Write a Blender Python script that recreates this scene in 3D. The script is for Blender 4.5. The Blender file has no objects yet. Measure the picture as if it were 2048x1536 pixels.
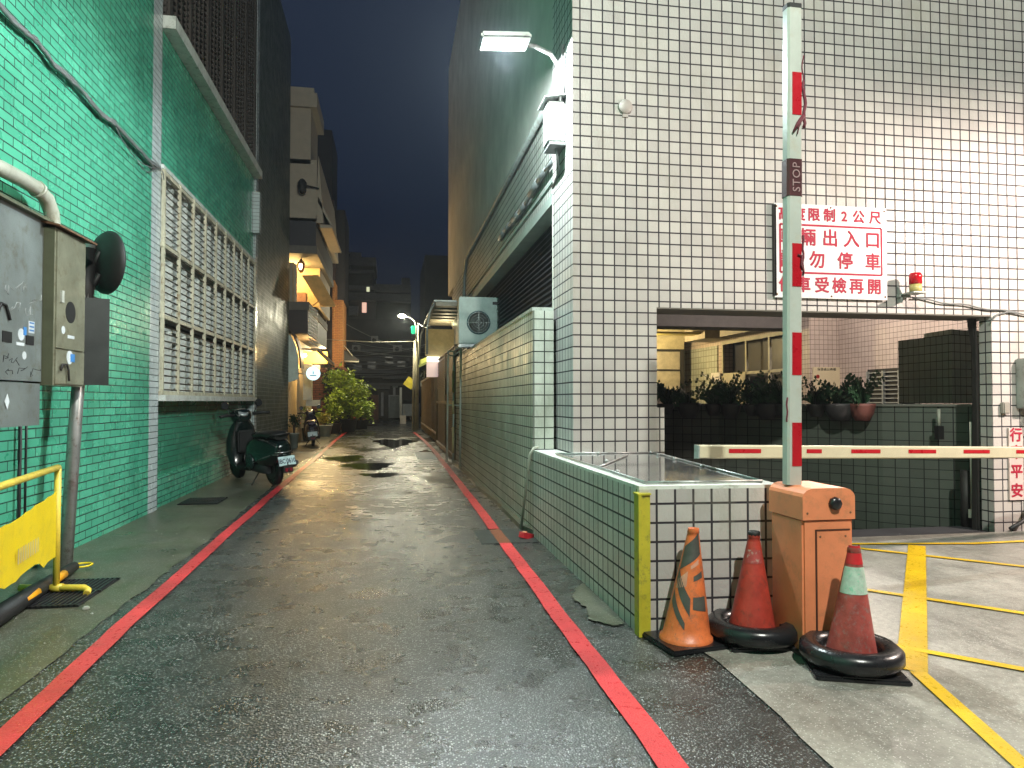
import bpy, bmesh, math, random
from mathutils import Vector, Matrix
R = math.radians
random.seed(11)
sc = bpy.context.scene
# ---------------------------------------------------------------- camera
FP, CH = 1400.0, 1.5
YAW = math.atan(244/FP); PITCH = R(1.391)
cam_d = bpy.data.cameras.new('camera'); cam = bpy.data.objects.new('camera', cam_d)
sc.collection.objects.link(cam); sc.camera = cam
cam_d.sensor_fit = 'HORIZONTAL'; cam_d.sensor_width = 36; cam_d.lens = 36*FP/2048
cam_d.clip_start = .05; cam_d.clip_end = 900
cam.location = (0, 0, CH); cam.rotation_euler = (math.pi/2+PITCH, 0, -YAW)
# ---------------------------------------------------------------- world (night sky over a city)
w = bpy.data.worlds.new('World'); sc.world = w; w.use_nodes = True
wn = w.node_tree.nodes; wl = w.node_tree.links; wn.clear()
wo = wn.new('ShaderNodeOutputWorld'); wb = wn.new('ShaderNodeBackground'); wr = wn.new('ShaderNodeValToRGB')
wt = wn.new('ShaderNodeTexCoord'); wx = wn.new('ShaderNodeSeparateXYZ'); wno = wn.new('ShaderNodeTexNoise'); wno.inputs['Scale'].default_value = 2.2
wm = wn.new('ShaderNodeMath'); wm.operation = 'MULTIPLY_ADD'; wm.inputs[1].default_value = .25
wl.new(wt.outputs['Generated'], wx.inputs[0]); wl.new(wt.outputs['Generated'], wno.inputs['Vector'])
wl.new(wno.outputs['Fac'], wm.inputs[0]); wl.new(wx.outputs['Z'], wm.inputs[2]); wl.new(wm.outputs[0], wr.inputs[0])
cr = wr.color_ramp
cr.elements[0].position = .1; cr.elements[0].color = (.0008, .0019, .0055, 1)
cr.elements[1].position = .75; cr.elements[1].color = (.012, .018, .034, 1)
e = cr.elements.new(.35); e.color = (.0014, .0042, .0145, 1)
wl.new(wr.outputs[0], wb.inputs[0]); wb.inputs[1].default_value = 1.0; wl.new(wb.outputs[0], wo.inputs[0])
# ---------------------------------------------------------------- exposure
sc.view_settings.view_transform = 'Standard'; sc.view_settings.look = 'None'
sc.view_settings.exposure = 0.55; sc.view_settings.gamma = 1.0
sc.cycles.use_denoising = True
sc.cycles.max_bounces = 7; sc.cycles.diffuse_bounces = 3; sc.cycles.glossy_bounces = 3
sc.cycles.sample_clamp_indirect = 6; sc.cycles.sample_clamp_direct = 0
sc.cycles.caustics_reflective = False; sc.cycles.caustics_refractive = False
# ---------------------------------------------------------------- lamps of the place and an added fill
def lamp(name, loc, power, col, rad=.05, kind='POINT', rot=None, size=None, spot=None):
    l = bpy.data.lights.new(name, kind); l.energy = power; l.color = col
    if kind in ('POINT', 'SPOT'): l.shadow_soft_size = rad
    if kind == 'SPOT': l.spot_size = spot or R(120); l.spot_blend = .4
    if kind == 'AREA':
        l.shape = 'RECTANGLE'; l.size, l.size_y = size
    o = bpy.data.objects.new(name, l); o.location = loc
    if rot: o.rotation_euler = rot
    sc.collection.objects.link(o); return o
LED = (1.15, 7.05, 5.15)
lamp('alley_led_light', (LED[0], LED[1], LED[2]+.005), 430, (.84, .96, .97), .02)
lamp('alley_led_panel_light', (LED[0], LED[1], LED[2]-.01), 170, (.84, .96, .97), kind='AREA', rot=(0, R(40), 0), size=(.34, .2))
lamp('car_park_floodlight', (8.3, 4.0, 4.09), 1050, (1, .83, .73), .13)
lamp('near_fill_light', (2.0, -1.8, 8.0), 2700, (.98, 1.0, .90), .12)  # unseen fill lamp added behind the camera to brighten foreground and facade
lamp('far_street_light', (.62, 36.2, 5.70), 620, (1, .93, .68), .1)
lamp('balcony_lantern_light', (-3.4, 25.7, 6.0), 150, (1, .62, .2), .1)
lamp('shop_bulb_light', (-2.6, 26.2, 3.2), 170, (1, .66, .26), .08)
lamp('shop_front_light', (-2.75, 30.6, 3.6), 170, (1, .78, .42), .1)
lamp('courtyard_light', (8.6, 13.0, 4.2), 760, (1, .86, .76), .12)
lamp('courtyard_awning_light', (7.6, 21.2, 3.5), 300, (1, .78, .38), .12)
# ---------------------------------------------------------------- pixel <-> place helpers (used for measuring distances only)
_fw = Vector((math.sin(YAW)*math.cos(PITCH), math.cos(YAW)*math.cos(PITCH), math.sin(PITCH)))
_rt = Vector((math.cos(YAW), -math.sin(YAW), 0)); _up = _rt.cross(_fw)
CAM = Vector((0, 0, CH))
def ray(x, y): return _fw + _rt*((x-1024)/FP) + _up*((768-y)/FP)
def G(x, y, z=0.): d = ray(x, y); return CAM + d*((z-CH)/d.z)
def PX(x, y, X): d = ray(x, y); return CAM + d*(X/d.x)
def PY(x, y, Y): d = ray(x, y); return CAM + d*(Y/d.y)
# ---------------------------------------------------------------- materials
MATS = {}
class NT:
    def __init__(s, name):
        s.m = bpy.data.materials.new(name); s.m.use_nodes = True; s.t = s.m.node_tree
        s.t.nodes.clear(); s.o = s.n('ShaderNodeOutputMaterial'); s.b = s.n('ShaderNodeBsdfPrincipled')
        s.l(s.b.outputs[0], s.o.inputs[0]); MATS[name] = s.m
    def n(s, t, **k):
        x = s.t.nodes.new(t)
        for a, v in k.items(): setattr(x, a, v)
        return x
    def l(s, a, b): s.t.links.new(a, b)
    def coord(s, kind='Object'): return s.n('ShaderNodeTexCoord').outputs[kind]
    def noise(s, scale, detail=4, rough=.55, vec=None, sx=None):
        n = s.n('ShaderNodeTexNoise'); n.inputs['Scale'].default_value = scale; n.inputs['Detail'].default_value = detail
        n.inputs['Roughness'].default_value = rough
        v = vec or s.coord()
        if sx:
            mp = s.n('ShaderNodeMapping'); mp.inputs['Scale'].default_value = sx; s.l(v, mp.inputs[0]); v = mp.outputs[0]
        s.l(v, n.inputs['Vector']); return n.outputs['Fac']
    def vor(s, scale, out='Distance', vec=None):
        n = s.n('ShaderNodeTexVoronoi'); n.inputs['Scale'].default_value = scale
        s.l(vec or s.coord(), n.inputs['Vector']); return n.outputs[out]
    def ramp(s, fac, stops):
        r = s.n('ShaderNodeValToRGB'); s.l(fac, r.inputs[0]); c = r.color_ramp
        while len(c.elements) < len(stops): c.elements.new(.5)
        for e, (p, v) in zip(c.elements, stops):
            e.position = p; e.color = (v, v, v, 1) if not hasattr(v, '__len__') else (*v, 1)
        return r.outputs[0]
    def mix(s, fac, a, b, mode='MIX'):
        m = s.n('ShaderNodeMix', data_type='RGBA', blend_type=mode)
        for i, v in ((0, fac), (6, a), (7, b)):
            if isinstance(v, (int, float)): m.inputs[i].default_value = v if i == 0 else (v, v, v, 1)
            elif hasattr(v, '__len__'): m.inputs[i].default_value = (*v, 1)
            else: s.l(v, m.inputs[i])
        return m.outputs[2]
    def math(s, op, a, b=None):
        m = s.n('ShaderNodeMath', operation=op)
        for i, v in ((0, a), (1, b)):
            if v is None: continue
            if isinstance(v, (int, float)): m.inputs[i].default_value = v
            else: s.l(v, m.inputs[i])
        return m.outputs[0]
    def bump(s, h, strength=.3, dist=.01, prev=None):
        b = s.n('ShaderNodeBump'); b.inputs['Strength'].default_value = strength; b.inputs['Distance'].default_value = dist
        s.l(h, b.inputs['Height'])
        if prev: s.l(prev, b.inputs['Normal'])
        return b.outputs[0]
    def set(s, col=None, rough=None, metal=None, norm=None, spec=None, emit=None, es=None, coat=None):
        for k, v in (('Base Color', col), ('Roughness', rough), ('Metallic', metal), ('Normal', norm), ('Specular IOR Level', spec), ('Emission Color', emit), ('Emission Strength', es), ('Coat Weight', coat)):
            if v is None: continue
            if isinstance(v, (int, float)): s.b.inputs[k].default_value = v
            elif hasattr(v, '__len__'): s.b.inputs[k].default_value = (*v, 1)
            else: s.l(v, s.b.inputs[k])
        return s.m
def M(name, col, rough=.5, metal=0, var=.25, scale=4, bump=.15, bscale=60, dirt=None, coat=None):
    """weathered paint / plastic / metal"""
    if name in MATS: return MATS[name]
    t = NT(name); n = t.noise(scale, 5, .65)
    c = t.mix(t.ramp(n, [(.3, 0.), (.7, 1.)]), tuple(x*(1-var) for x in col), tuple(min(1, x*(1+var*.6)) for x in col))
    if dirt: c = t.mix(t.ramp(t.noise(scale*2.3, 8, .75), [(.52, 0.), (.68, .85)]), c, dirt)
    r = t.ramp(n, [(.2, max(.04, rough-.12)), (.8, min(1, rough+.12))])
    return t.set(c, r, metal, t.bump(t.noise(bscale, 3), bump, .004) if bump else None, coat=coat)
def E(name, col, st):
    if name in MATS: return MATS[name]
    t = NT(name); return t.set(col, .5, emit=col, es=st)
def TILE(name, c1, c2, grout, wd, ht, mort=.0055, off=0., rough=.35, stain=None, stf=.55, emboss=.3, su=0., sv=0., spec=.5, big=.2):
    t = NT(name); uv = t.coord('UV')
    mp = t.n('ShaderNodeMapping'); mp.inputs['Location'].default_value = (su, sv, 0); t.l(uv, mp.inputs[0])
    b = t.n('ShaderNodeTexBrick'); t.l(mp.outputs[0], b.inputs['Vector'])
    b.offset = off; b.squash = 1
    for k, v in (('Scale', 1), ('Mortar Size', mort), ('Mortar Smooth', .15), ('Bias', 0), ('Brick Width', wd), ('Row Height', ht)): b.inputs[k].default_value = v
    b.inputs['Color1'].default_value = (*c1, 1); b.inputs['Color2'].default_value = (*c2, 1); b.inputs['Mortar'].default_value = (*grout, 1)
    big_n = t.noise(.9, 5, .6); c = t.mix(1., b.outputs['Color'], t.ramp(big_n, [(.3, 1-big), (.7, 1.)]), 'MULTIPLY')
    if stain: c = t.mix(t.math('MULTIPLY', t.ramp(t.noise(1.6, 8, .75, sx=(1, 1, .35)), [(.52, 0.), (.75, 1.)]), stf), c, stain)
    nb = t.bump(t.math('SUBTRACT', 1., b.outputs['Fac']), .55, .004)
    if emboss: nb = t.bump(t.noise(55, 2, .5, vec=uv, sx=(1, .6, 1)), emboss, .006, nb)
    nb = t.bump(t.noise(5, 2), .12, .02, nb)
    r = t.mix(b.outputs['Fac'], t.ramp(t.noise(3, 4), [(.3, max(.05, rough-.1)), (.7, rough+.12)]), .85)
    return t.set(c, r, 0, nb, spec)
# ---------------------------------------------------------------- mesh builder
def vec(p): return p if isinstance(p, Vector) else Vector(p)
class MB:
    def __init__(s): s.v = []; s.f = []; s.smooth = set(); s.mi = {}; s.cur = 0
    def add(s, vs, fs, smooth=False):
        o = len(s.v); s.v += [vec(v).copy() for v in vs]
        for f in fs:
            if smooth: s.smooth.add(len(s.f))
            s.mi[len(s.f)] = s.cur
            s.f.append([o+i for i in f])
        return s
    def box(s, x0, x1, y0, y1, z0, z1):
        x0, x1 = sorted((x0, x1)); y0, y1 = sorted((y0, y1)); z0, z1 = sorted((z0, z1))
        return s.add([(x0, y0, z0), (x1, y0, z0), (x1, y1, z0), (x0, y1, z0), (x0, y0, z1), (x1, y0, z1), (x1, y1, z1), (x0, y1, z1)],
                     [(0, 3, 2, 1), (4, 5, 6, 7), (0, 1, 5, 4), (1, 2, 6, 5), (2, 3, 7, 6), (3, 0, 4, 7)])
    def obox(s, c, size, mat=None, bev=0):
        """box centred at c with half axes from matrix mat (3x3); optional chamfer"""
        c = vec(c); m = mat or Matrix.Identity(3); a, b, h = [x/2 for x in size]
        if not bev:
            vs = [c + m @ Vector((x*a, y*b, z*h)) for z in (-1, 1) for (x, y) in ((-1, -1), (1, -1), (1, 1), (-1, 1))]
            return s.add(vs, [(0, 3, 2, 1), (4, 5, 6, 7), (0, 1, 5, 4), (1, 2, 6, 5), (2, 3, 7, 6), (3, 0, 4, 7)])
        bm = bmesh.new(); bmesh.ops.create_cube(bm, size=1)
        for v in bm.verts: v.co = Vector((v.co.x*size[0], v.co.y*size[1], v.co.z*size[2]))
        bmesh.ops.bevel(bm, geom=bm.edges[:], offset=bev, segments=2, affect='EDGES')
        bm.verts.index_update(); s.add([c + m @ v.co for v in bm.verts], [[v.index for v in f.verts] for f in bm.faces]); bm.free(); return s
    def prism(s, poly, d, cap=True):
        """poly: list of 3D points, extruded by vector d"""
        n = len(poly); d = vec(d); vs = [vec(p) for p in poly] + [vec(p)+d for p in poly]
        fs = [(i, (i+1) % n, n+(i+1) % n, n+i) for i in range(n)]
        if cap: fs += [tuple(range(n-1, -1, -1)), tuple(range(n, 2*n))]
        return s.add(vs, fs)
    def tube(s, pts, r, n=8, cap=True, smooth=True):
        pts = [vec(p) for p in pts]; rs = r if hasattr(r, '__len__') else [r]*len(pts)
        vs = []; t0 = None; u = None
        for i, p in enumerate(pts):
            a = pts[max(0, i-1)]; b = pts[min(len(pts)-1, i+1)]; t = (b-a).normalized()
            if u is None:
                u = t.cross(Vector((0, 0, 1)));
                if u.length < .05: u = t.cross(Vector((1, 0, 0)))
                u.normalize()
            else:
                u = (u - t*u.dot(t)); u.normalize()
            v = t.cross(u)
            vs += [p + (u*math.cos(2*math.pi*k/n) + v*math.sin(2*math.pi*k/n))*rs[i] for k in range(n)]
        fs = [(i*n+k, i*n+(k+1) % n, (i+1)*n+(k+1) % n, (i+1)*n+k) for i in range(len(pts)-1) for k in range(n)]
        s.add(vs, fs, smooth)
        if cap: o = len(s.v)-len(vs); s.mi[len(s.f)] = s.cur; s.f.append([o+k for k in range(n-1, -1, -1)]); s.mi[len(s.f)] = s.cur; s.f.append([o+(len(pts)-1)*n+k for k in range(n)])
        return s
    def lathe(s, c, prof, n=24, axis=None, smooth=True, xs=1., ys=1.):
        """prof: (radius, height) list; axis: optional 3x3 matrix"""
        c = vec(c); m = axis or Matrix.Identity(3); vs = []
        for (r, h) in prof: vs += [c + m @ Vector((r*xs*math.cos(2*math.pi*k/n), r*ys*math.sin(2*math.pi*k/n), h)) for k in range(n)]
        s.add(vs, [(i*n+k, i*n+(k+1) % n, (i+1)*n+(k+1) % n, (i+1)*n+k) for i in range(len(prof)-1) for k in range(n)], smooth)
        o = len(s.v)-len(vs)
        if prof[0][0] > 1e-4: s.mi[len(s.f)] = s.cur; s.f.append([o+k for k in range(n-1, -1, -1)])
        if prof[-1][0] > 1e-4: s.mi[len(s.f)] = s.cur; s.f.append([o+(len(prof)-1)*n+k for k in range(n)])
        return s
    def loft(s, secs, m, n=16, e=2.6):
        """secs: (centre, half width, half height[, tilt]) along local x, transformed by 4x4 m"""
        vs = []
        for c in secs:
            (cx, cy, cz), hw, hh = c[:3]; tl = c[3] if len(c) > 3 else 0
            for k in range(n):
                a = 2*math.pi*k/n; ca, sa = math.cos(a), math.sin(a)
                y = hw*math.copysign(abs(ca)**(2/e), ca); z = hh*math.copysign(abs(sa)**(2/e), sa)
                vs.append(m @ Vector((cx - z*math.sin(tl), cy+y, cz+z*math.cos(tl))))
        s.add(vs, [(i*n+k, i*n+(k+1) % n, (i+1)*n+(k+1) % n, (i+1)*n+k) for i in range(len(secs)-1) for k in range(n)], True)
        o = len(s.v)-len(vs)
        s.mi[len(s.f)] = s.cur; s.f.append([o+k for k in range(n-1, -1, -1)]); s.mi[len(s.f)] = s.cur; s.f.append([o+(len(secs)-1)*n+k for k in range(n)])
        return s
    def build(s, name, mat, parent=None, org=None, uvs=None):
        me = bpy.data.meshes.new(name)
        if parent is not None: org = Vector(parent['org']) if 'org' in parent else Vector((0, 0, 0))
        elif org is None:
            xs = [v.x for v in s.v]; ys = [v.y for v in s.v]; zs = [v.z for v in s.v]
            org = Vector(((min(xs)+max(xs))/2, (min(ys)+max(ys))/2, min(zs)))
        org = vec(org)
        me.from_pydata([v-org for v in s.v], [], s.f)
        mats = mat if isinstance(mat, (list, tuple)) else [mat]
        for mm in mats: me.materials.append(mm)
        uvl = me.uv_layers.new(name='UVMap')
        for i, p in enumerate(me.polygons):
            p.use_smooth = i in s.smooth; p.material_index = min(s.mi.get(i, 0), len(mats)-1)
            nrm = p.normal
            ax = max(range(3), key=lambda a: abs(nrm[a]))
            for li in p.loop_indices:
                v = s.v[me.loops[li].vertex_index]
                uvl.data[li].uv = ((v.y, v.z), (v.x, v.z), (v.x, v.y))[ax]
        me.validate()
        if s.smooth: me.update()
        o = bpy.data.objects.new(name, me); sc.collection.objects.link(o); o.location = org
        if parent is not None:
            o.parent = parent; o.location = (0, 0, 0); o['org'] = list(org)
        else: o['org'] = list(org)
        return o
OBS = []
def tag(o, label, cat, group=None, kind=None):
    if label: o['label'] = label
    if cat: o['category'] = cat
    if group: o['group'] = group
    if kind: o['kind'] = kind
    return o
def thing(name, label, cat, loc, group=None):
    o = bpy.data.objects.new(name, None); sc.collection.objects.link(o); o.empty_display_size = .1
    o.location = loc; o['org'] = list(loc); return tag(o, label, cat, group)
def struct(o): o['kind'] = 'structure'; return o
def text_mesh(txt, size, origin, ux, uz, mat, name, parent, align='CENTER', bold=0., ext=.0015, sx=1., spacing=1.0, line=1.):
    cu = bpy.data.curves.new('t', 'FONT'); cu.body = txt; cu.size = size; cu.align_x = align; cu.align_y = 'CENTER'
    cu.extrude = ext; cu.space_character = spacing; cu.space_line = line; cu.resolution_u = 3
    ob = bpy.data.objects.new('t', cu); sc.collection.objects.link(ob)
    dg = bpy.context.evaluated_depsgraph_get(); me = bpy.data.meshes.new_from_object(ob.evaluated_get(dg))
    ux = vec(ux).normalized(); uz = vec(uz).normalized(); n = ux.cross(uz)
    b = MB(); offs = [(0, 0)] if not bold else [(0, 0), (bold, 0), (-bold, 0), (0, bold), (0, -bold), (bold*.7, bold*.7), (-bold*.7, bold*.7), (bold*.7, -bold*.7), (-bold*.7, -bold*.7)]
    for k_, (ox, oy) in enumerate(offs):
        b.add([vec(origin) + ux*(v.co.x*sx+ox) + uz*(v.co.y+oy) + n*(v.co.z+k_*.00015) for v in me.vertices], [list(p.vertices) for p in me.polygons])
    bpy.data.objects.remove(ob); bpy.data.meshes.remove(me); bpy.data.curves.remove(cu)
    return b.build(name, mat, parent)
X, Y, Z = Vector((1, 0, 0)), Vector((0, 1, 0)), Vector((0, 0, 1))
#MATERIALS
white_tile = TILE('white_tile', (.56, .53, .50), (.46, .43, .415), (.028, .024, .030), .1224, .1224, .0080, 0, .42, (.27, .24, .18), .50, .5, su=.017, sv=.02)
lane_tile = TILE('lane_tile', (.68, .67, .63), (.59, .58, .545), (.02, .025, .022), .1224, .1224, .0078, 0, .38, (.17, .20, .14), .6, .4, su=.05, sv=.024, big=.3)
bound_tile = TILE('boundary_tile', (.60, .63, .55), (.50, .53, .46), (.02, .026, .022), .1224, .1224, .0068, 0, .4, (.12, .14, .09), .75, .4, sv=.024, big=.45)
ramp_tile = TILE('ramp_tile', (.085, .10, .08), (.070, .083, .066), (.010, .011, .010), .1224, .1224, .005, 0, .5, (.05, .06, .05), .7, .2, big=.4)
court_tile = TILE('courtyard_tile', (.62, .52, .45), (.56, .46, .40), (.12, .09, .07), .1224, .1224, .005, 0, .5, None, 0, .1)
pink_tile = court_tile
green_tile = TILE('green_tile', (.115, .55, .355), (.080, .44, .28), (.012, .028, .024), .31, .0855, .0062, .5, .28, (.040, .25, .14), .55, .12, sv=.03, big=.3)
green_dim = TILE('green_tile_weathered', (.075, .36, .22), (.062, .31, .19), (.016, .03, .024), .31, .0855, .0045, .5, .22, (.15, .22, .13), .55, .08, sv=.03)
pier_white = TILE('white_strip_tile', (.62, .68, .68), (.56, .62, .62), (.03, .04, .04), .45, .0855, .0050, 0, .25, (.40, .42, .36), .35, .05, sv=.03)
dark_tile = TILE('dark_glossy_tile', (.050, .075, .062), (.038, .058, .048), (.34, .40, .36), .62, .104, .0060, .5, .45, None, 0, .05, sv=.03)
white_trim = M('white_trim', (.68, .70, .65), .45, var=.2, dirt=(.25, .25, .20))
cream_bar = M('cream_bar', (.58, .54, .40), .5, var=.3, dirt=(.22, .13, .06))
brown_bar = M('brown_bar', (.085, .065, .045), .6, .3, var=.3, dirt=(.10, .05, .03))
dark_bar = M('dark_bar', (.035, .032, .03), .6, .2)
rust = M('rust', (.16, .08, .04), .8, var=.4)
grey_metal = M('grey_metal', (.33, .36, .34), .45, .3, var=.2, dirt=(.14, .12, .09))
steel = M('galvanised_steel', (.42, .43, .42), .38, .7, var=.25, dirt=(.16, .12, .09))
cab_grey = M('cabinet_grey', (.22, .25, .245), .42, .35, var=.25, scale=3, dirt=(.15, .145, .11))
cab_olive = M('cabinet_olive', (.25, .25, .18), .42, .35, var=.3, scale=5, dirt=(.16, .13, .08))
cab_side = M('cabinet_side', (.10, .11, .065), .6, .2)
black = M('black_rubber', (.012, .012, .014), .28, var=.3, bump=.08)
blackm = M('black_matt', (.012, .012, .012), .6)
yellow = M('yellow_paint', (.86, .64, .012), .45, var=.08, scale=5, dirt=(.70, .52, .03))
yellow_pipe = M('yellow_pipe', (.78, .60, .07), .4, var=.2, dirt=(.45, .33, .06))
yellow_corner = M('yellow_corner', (.48, .42, .03), .5, var=.25, scale=6, dirt=(.12, .14, .04))
orange = M('orange_paint', (.74, .24, .11), .45, var=.14, scale=3.5, bump=.25, bscale=25, dirt=(.50, .19, .09))
cone_orange = M('cone_orange', (.72, .17, .05), .42, var=.22, scale=9, dirt=(.30, .12, .07), bump=.3)
cone_red = M('cone_red', (.42, .045, .03), .40, var=.3, scale=8, dirt=(.16, .04, .03), bump=.3)
cone_worn = M('cone_worn', (.32, .055, .045), .5, var=.4, scale=14, dirt=(.20, .15, .14), bump=.35)
band_dark = M('band_dark', (.075, .075, .065), .45, var=.3, scale=12)
band_mint = M('band_mint', (.42, .52, .44), .35, var=.25, scale=20, dirt=(.12, .50, .30))
red_refl = M('red_film', (.42, .008, .016), .3, var=.12, scale=9)
wht = M('white_paint', (.44, .46, .42), .35, var=.1, dirt=(.42, .40, .33))
wht2 = M('cream_paint', (.56, .51, .36), .35, var=.1)
sign_white = M('sign_white', (.68, .66, .67), .35, var=.06, dirt=(.56, .53, .50))
sign_red = M('sign_red', (.36, .008, .035), .7, var=.1, bump=0)
maroon = M('maroon_film', (.06, .012, .015), .5)
beige_plaster = M('beige_plaster', (.42, .34, .24), .8, var=.15, bump=.3)
grey_plaster = M('grey_plaster', (.55, .53, .49), .85, var=.2, scale=1.2, bump=.3, bscale=20)
dark_conc = M('dark_concrete', (.035, .035, .04), .85, var=.3, scale=1.5)
mid_conc = M('weathered_concrete', (.05, .05, .055), .85, var=.35, scale=1.5)
glass = M('dark_glass', (.015, .02, .024), .08, bump=0)
leaf_d = M('leaf_dark', (.022, .065, .028), .38, var=.5, scale=9, bump=0)
leaf_l = M('leaf_light', (.36, .48, .05), .40, var=.5, scale=5, bump=0)
leaf_y = M('leaf_yellow', (.33, .30, .04), .45, var=.4, scale=5, bump=0)
pot_dark = M('pot_dark', (.035, .032, .034), .6)
pot_grey = M('pot_grey', (.30, .34, .30), .6)
terra = M('terracotta', (.18, .06, .05), .6)
wood = M('brown_wood', (.07, .046, .032), .55, var=.35, scale=2, dirt=(.05, .035, .025))
brick = TILE('red_brick', (.26, .075, .03), (.17, .045, .02), (.05, .03, .02), .40, .12, .016, .5, .7, None, 0, .2)
wire = M('wire_grey', (.16, .17, .17), .5)
wire_dark = M('cable_black', (.02, .02, .022), .5)
pvc = M('pvc_pipe', (.42, .43, .36), .4, var=.15, dirt=(.28, .27, .20))
# --- wet asphalt
def asphalt():
    t = NT('wet_asphalt'); P = t.coord()
    big = t.noise(.55, 4, .6); mid = t.noise(3.5, 5, .6)
    agg_glint = t.n('ShaderNodeTexVoronoi'); agg_glint.inputs['Scale'].default_value = 95; t.l(P, agg_glint.inputs['Vector'])
    sp = t.n('ShaderNodeSeparateColor'); t.l(agg_glint.outputs['Color'], sp.inputs[0])
    glint = t.ramp(sp.outputs[0], [(.58, 0.), (.84, 1.)])
    near = t.ramp(agg_glint.outputs['Distance'], [(.30, 1.), (.50, 0.)])
    f = t.math('MULTIPLY', glint, near)  # pale stones double as wet sparkle: glints painted into the base colour
    base = t.ramp(mid, [(.25, (.014, .016, .016)), (.75, (.038, .040, .036))])
    moss = t.ramp(t.noise(1.3, 6, .7), [(.55, 0.), (.8, .5)])
    base = t.mix(moss, base, (.030, .036, .022))
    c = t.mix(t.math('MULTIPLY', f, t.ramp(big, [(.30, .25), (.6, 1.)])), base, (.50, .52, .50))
    sy = t.n('ShaderNodeSeparateXYZ'); t.l(P, sy.inputs[0]); far = t.ramp(t.math('MULTIPLY', sy.outputs['Y'], .05), [(.22, .0), (.55, 1.)])
    pud = t.math('MULTIPLY', t.ramp(t.noise(.42, 6, .68, sx=(1., .5, 1)), [(.46, 0.), (.66, .9)]), t.math('ADD', .25, t.math('MULTIPLY', far, .75)))
    rough = t.mix(pud, t.ramp(mid, [(.3, .22), (.7, .40)]), .07)
    h1 = t.math('MULTIPLY', agg_glint.outputs['Distance'], t.math('SUBTRACT', 1., t.math('MULTIPLY', pud, .93)))
    nb = t.bump(h1, .75, .004); nb = t.bump(t.noise(14, 4, .6), .22, .012, nb)
    t.set(c, rough, 0, nb, .9); return t.m
def concrete(name, c0, c1, wet, moss=None, glint_specks=.5):
    t = NT(name); big = t.noise(1.1, 7, .68); fine = t.noise(26, 5, .7)
    c = t.mix(t.ramp(big, [(.32, 0.), (.68, 1.)]), c0, c1)
    c = t.mix(t.ramp(fine, [(.35, .35), (.6, 0.)]), c, tuple(x*.4 for x in c0))
    c = t.mix(t.ramp(t.noise(1.5, 6, .7, sx=(2.6, .8, 1)), [(.50, 0.), (.68, .55)]), c, tuple(x*.55 for x in c0))
    if moss: c = t.mix(t.ramp(t.noise(2.0, 6, .7), [(.48, 0.), (.66, .7)]), c, moss)
    v = t.n('ShaderNodeTexVoronoi'); v.inputs['Scale'].default_value = 110; t.l(t.coord(), v.inputs['Vector'])
    s2 = t.n('ShaderNodeSeparateColor'); t.l(v.outputs['Color'], s2.inputs[0])
    f = t.math('MULTIPLY', t.ramp(s2.outputs[0], [(.78, 0.), (.86, glint_specks)]), t.ramp(v.outputs['Distance'], [(.25, 1.), (.45, 0.)]))
    c = t.mix(f, c, (.55, .54, .50))  # pale specks stand for wet sparkle, put into the concrete's colour
    nb = t.bump(v.outputs['Distance'], .35, .003); nb = t.bump(fine, .4, .005, nb)
    return t.set(c, t.ramp(big, [(.3, wet), (.7, wet+.25)]), 0, nb, .5)
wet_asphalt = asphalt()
kerb_conc = concrete('mossy_concrete', (.060, .063, .042), (.135, .132, .095), .24, (.048, .066, .026), .7)
apron_conc = concrete('wet_apron_concrete', (.18, .168, .145), (.44, .415, .365), .26, None, .9)
patch_conc = concrete('pale_mortar', (.060, .064, .042), (.15, .155, .11), .35, (.05, .06, .03), .4)
def paint(name, col, worn=.35, rough=.3, under=(.035, .036, .034)):
    t = NT(name); n = t.noise(24, 7, .8)
    v = t.ramp(n, [(.70-worn*.4, 0.), (.78-worn*.3, 1.)])
    c = t.mix(t.ramp(t.noise(.8, 7, .7), [(.36, 0.), (.62, 1.)]), tuple(x*.52 for x in col), col)
    c = t.mix(v, c, under)
    return t.set(c, t.ramp(n, [(.3, rough-.1), (.7, rough+.15)]), 0, t.bump(t.vor(95), .5, .003), .5)
red_line = paint('red_road_paint', (.74, .06, .07), .14)
yel_line = paint('yellow_road_paint', (.80, .50, .01), .12, under=(.17, .15, .11))
wet_stone = M('wet_polished_ledge', (.55, .55, .54), .05, .85, var=.35, scale=1.6, bump=.05, bscale=4)
#GROUND
def sheet(name, poly, z, mat): return struct(MB().add([(p[0], p[1], z) for p in poly], [tuple(range(len(poly)))]).build(name, mat, org=(0, 0, 0)))
g = MB()
for (x0, x1, y0, y1) in ((-300, 300, -120, 6.95), (-300, 2.6, 6.95, 26), (13, 300, 6.95, 26), (-300, 300, 26, 500)):
    g.add([(x0, y0, -.006), (x1, y0, -.006), (x1, y1, -.006), (x0, y1, -.006)], [(0, 1, 2, 3)])
struct(g.build('ground', kerb_conc, org=(0, 0, 0)))
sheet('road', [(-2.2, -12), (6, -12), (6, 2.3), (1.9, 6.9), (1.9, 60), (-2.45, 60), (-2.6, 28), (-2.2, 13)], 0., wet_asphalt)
def jag(a, b, n, amp): # ragged edge
    a, b = vec(a), vec(b); out = []
    for i in range(n+1):
        p = a.lerp(b, i/n); q = (b-a).normalized(); out.append(p + Vector((-q.y, q.x, 0))*random.uniform(-amp, amp))
    return out
edge = jag((-1.88, -4, 0), (-1.92, 8, 0), 60, .018) + jag((-1.94, 8.2, 0), (-2.06, 14.6, 0), 26, .02) + jag((-2.1, 15, 0), (-2.35, 40, 0), 40, .03)
sheet('pavement', [(-3.3, -4, 0)] + [tuple(p) for p in edge] + [(-3.3, 40, 0)], .005, kerb_conc)
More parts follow.
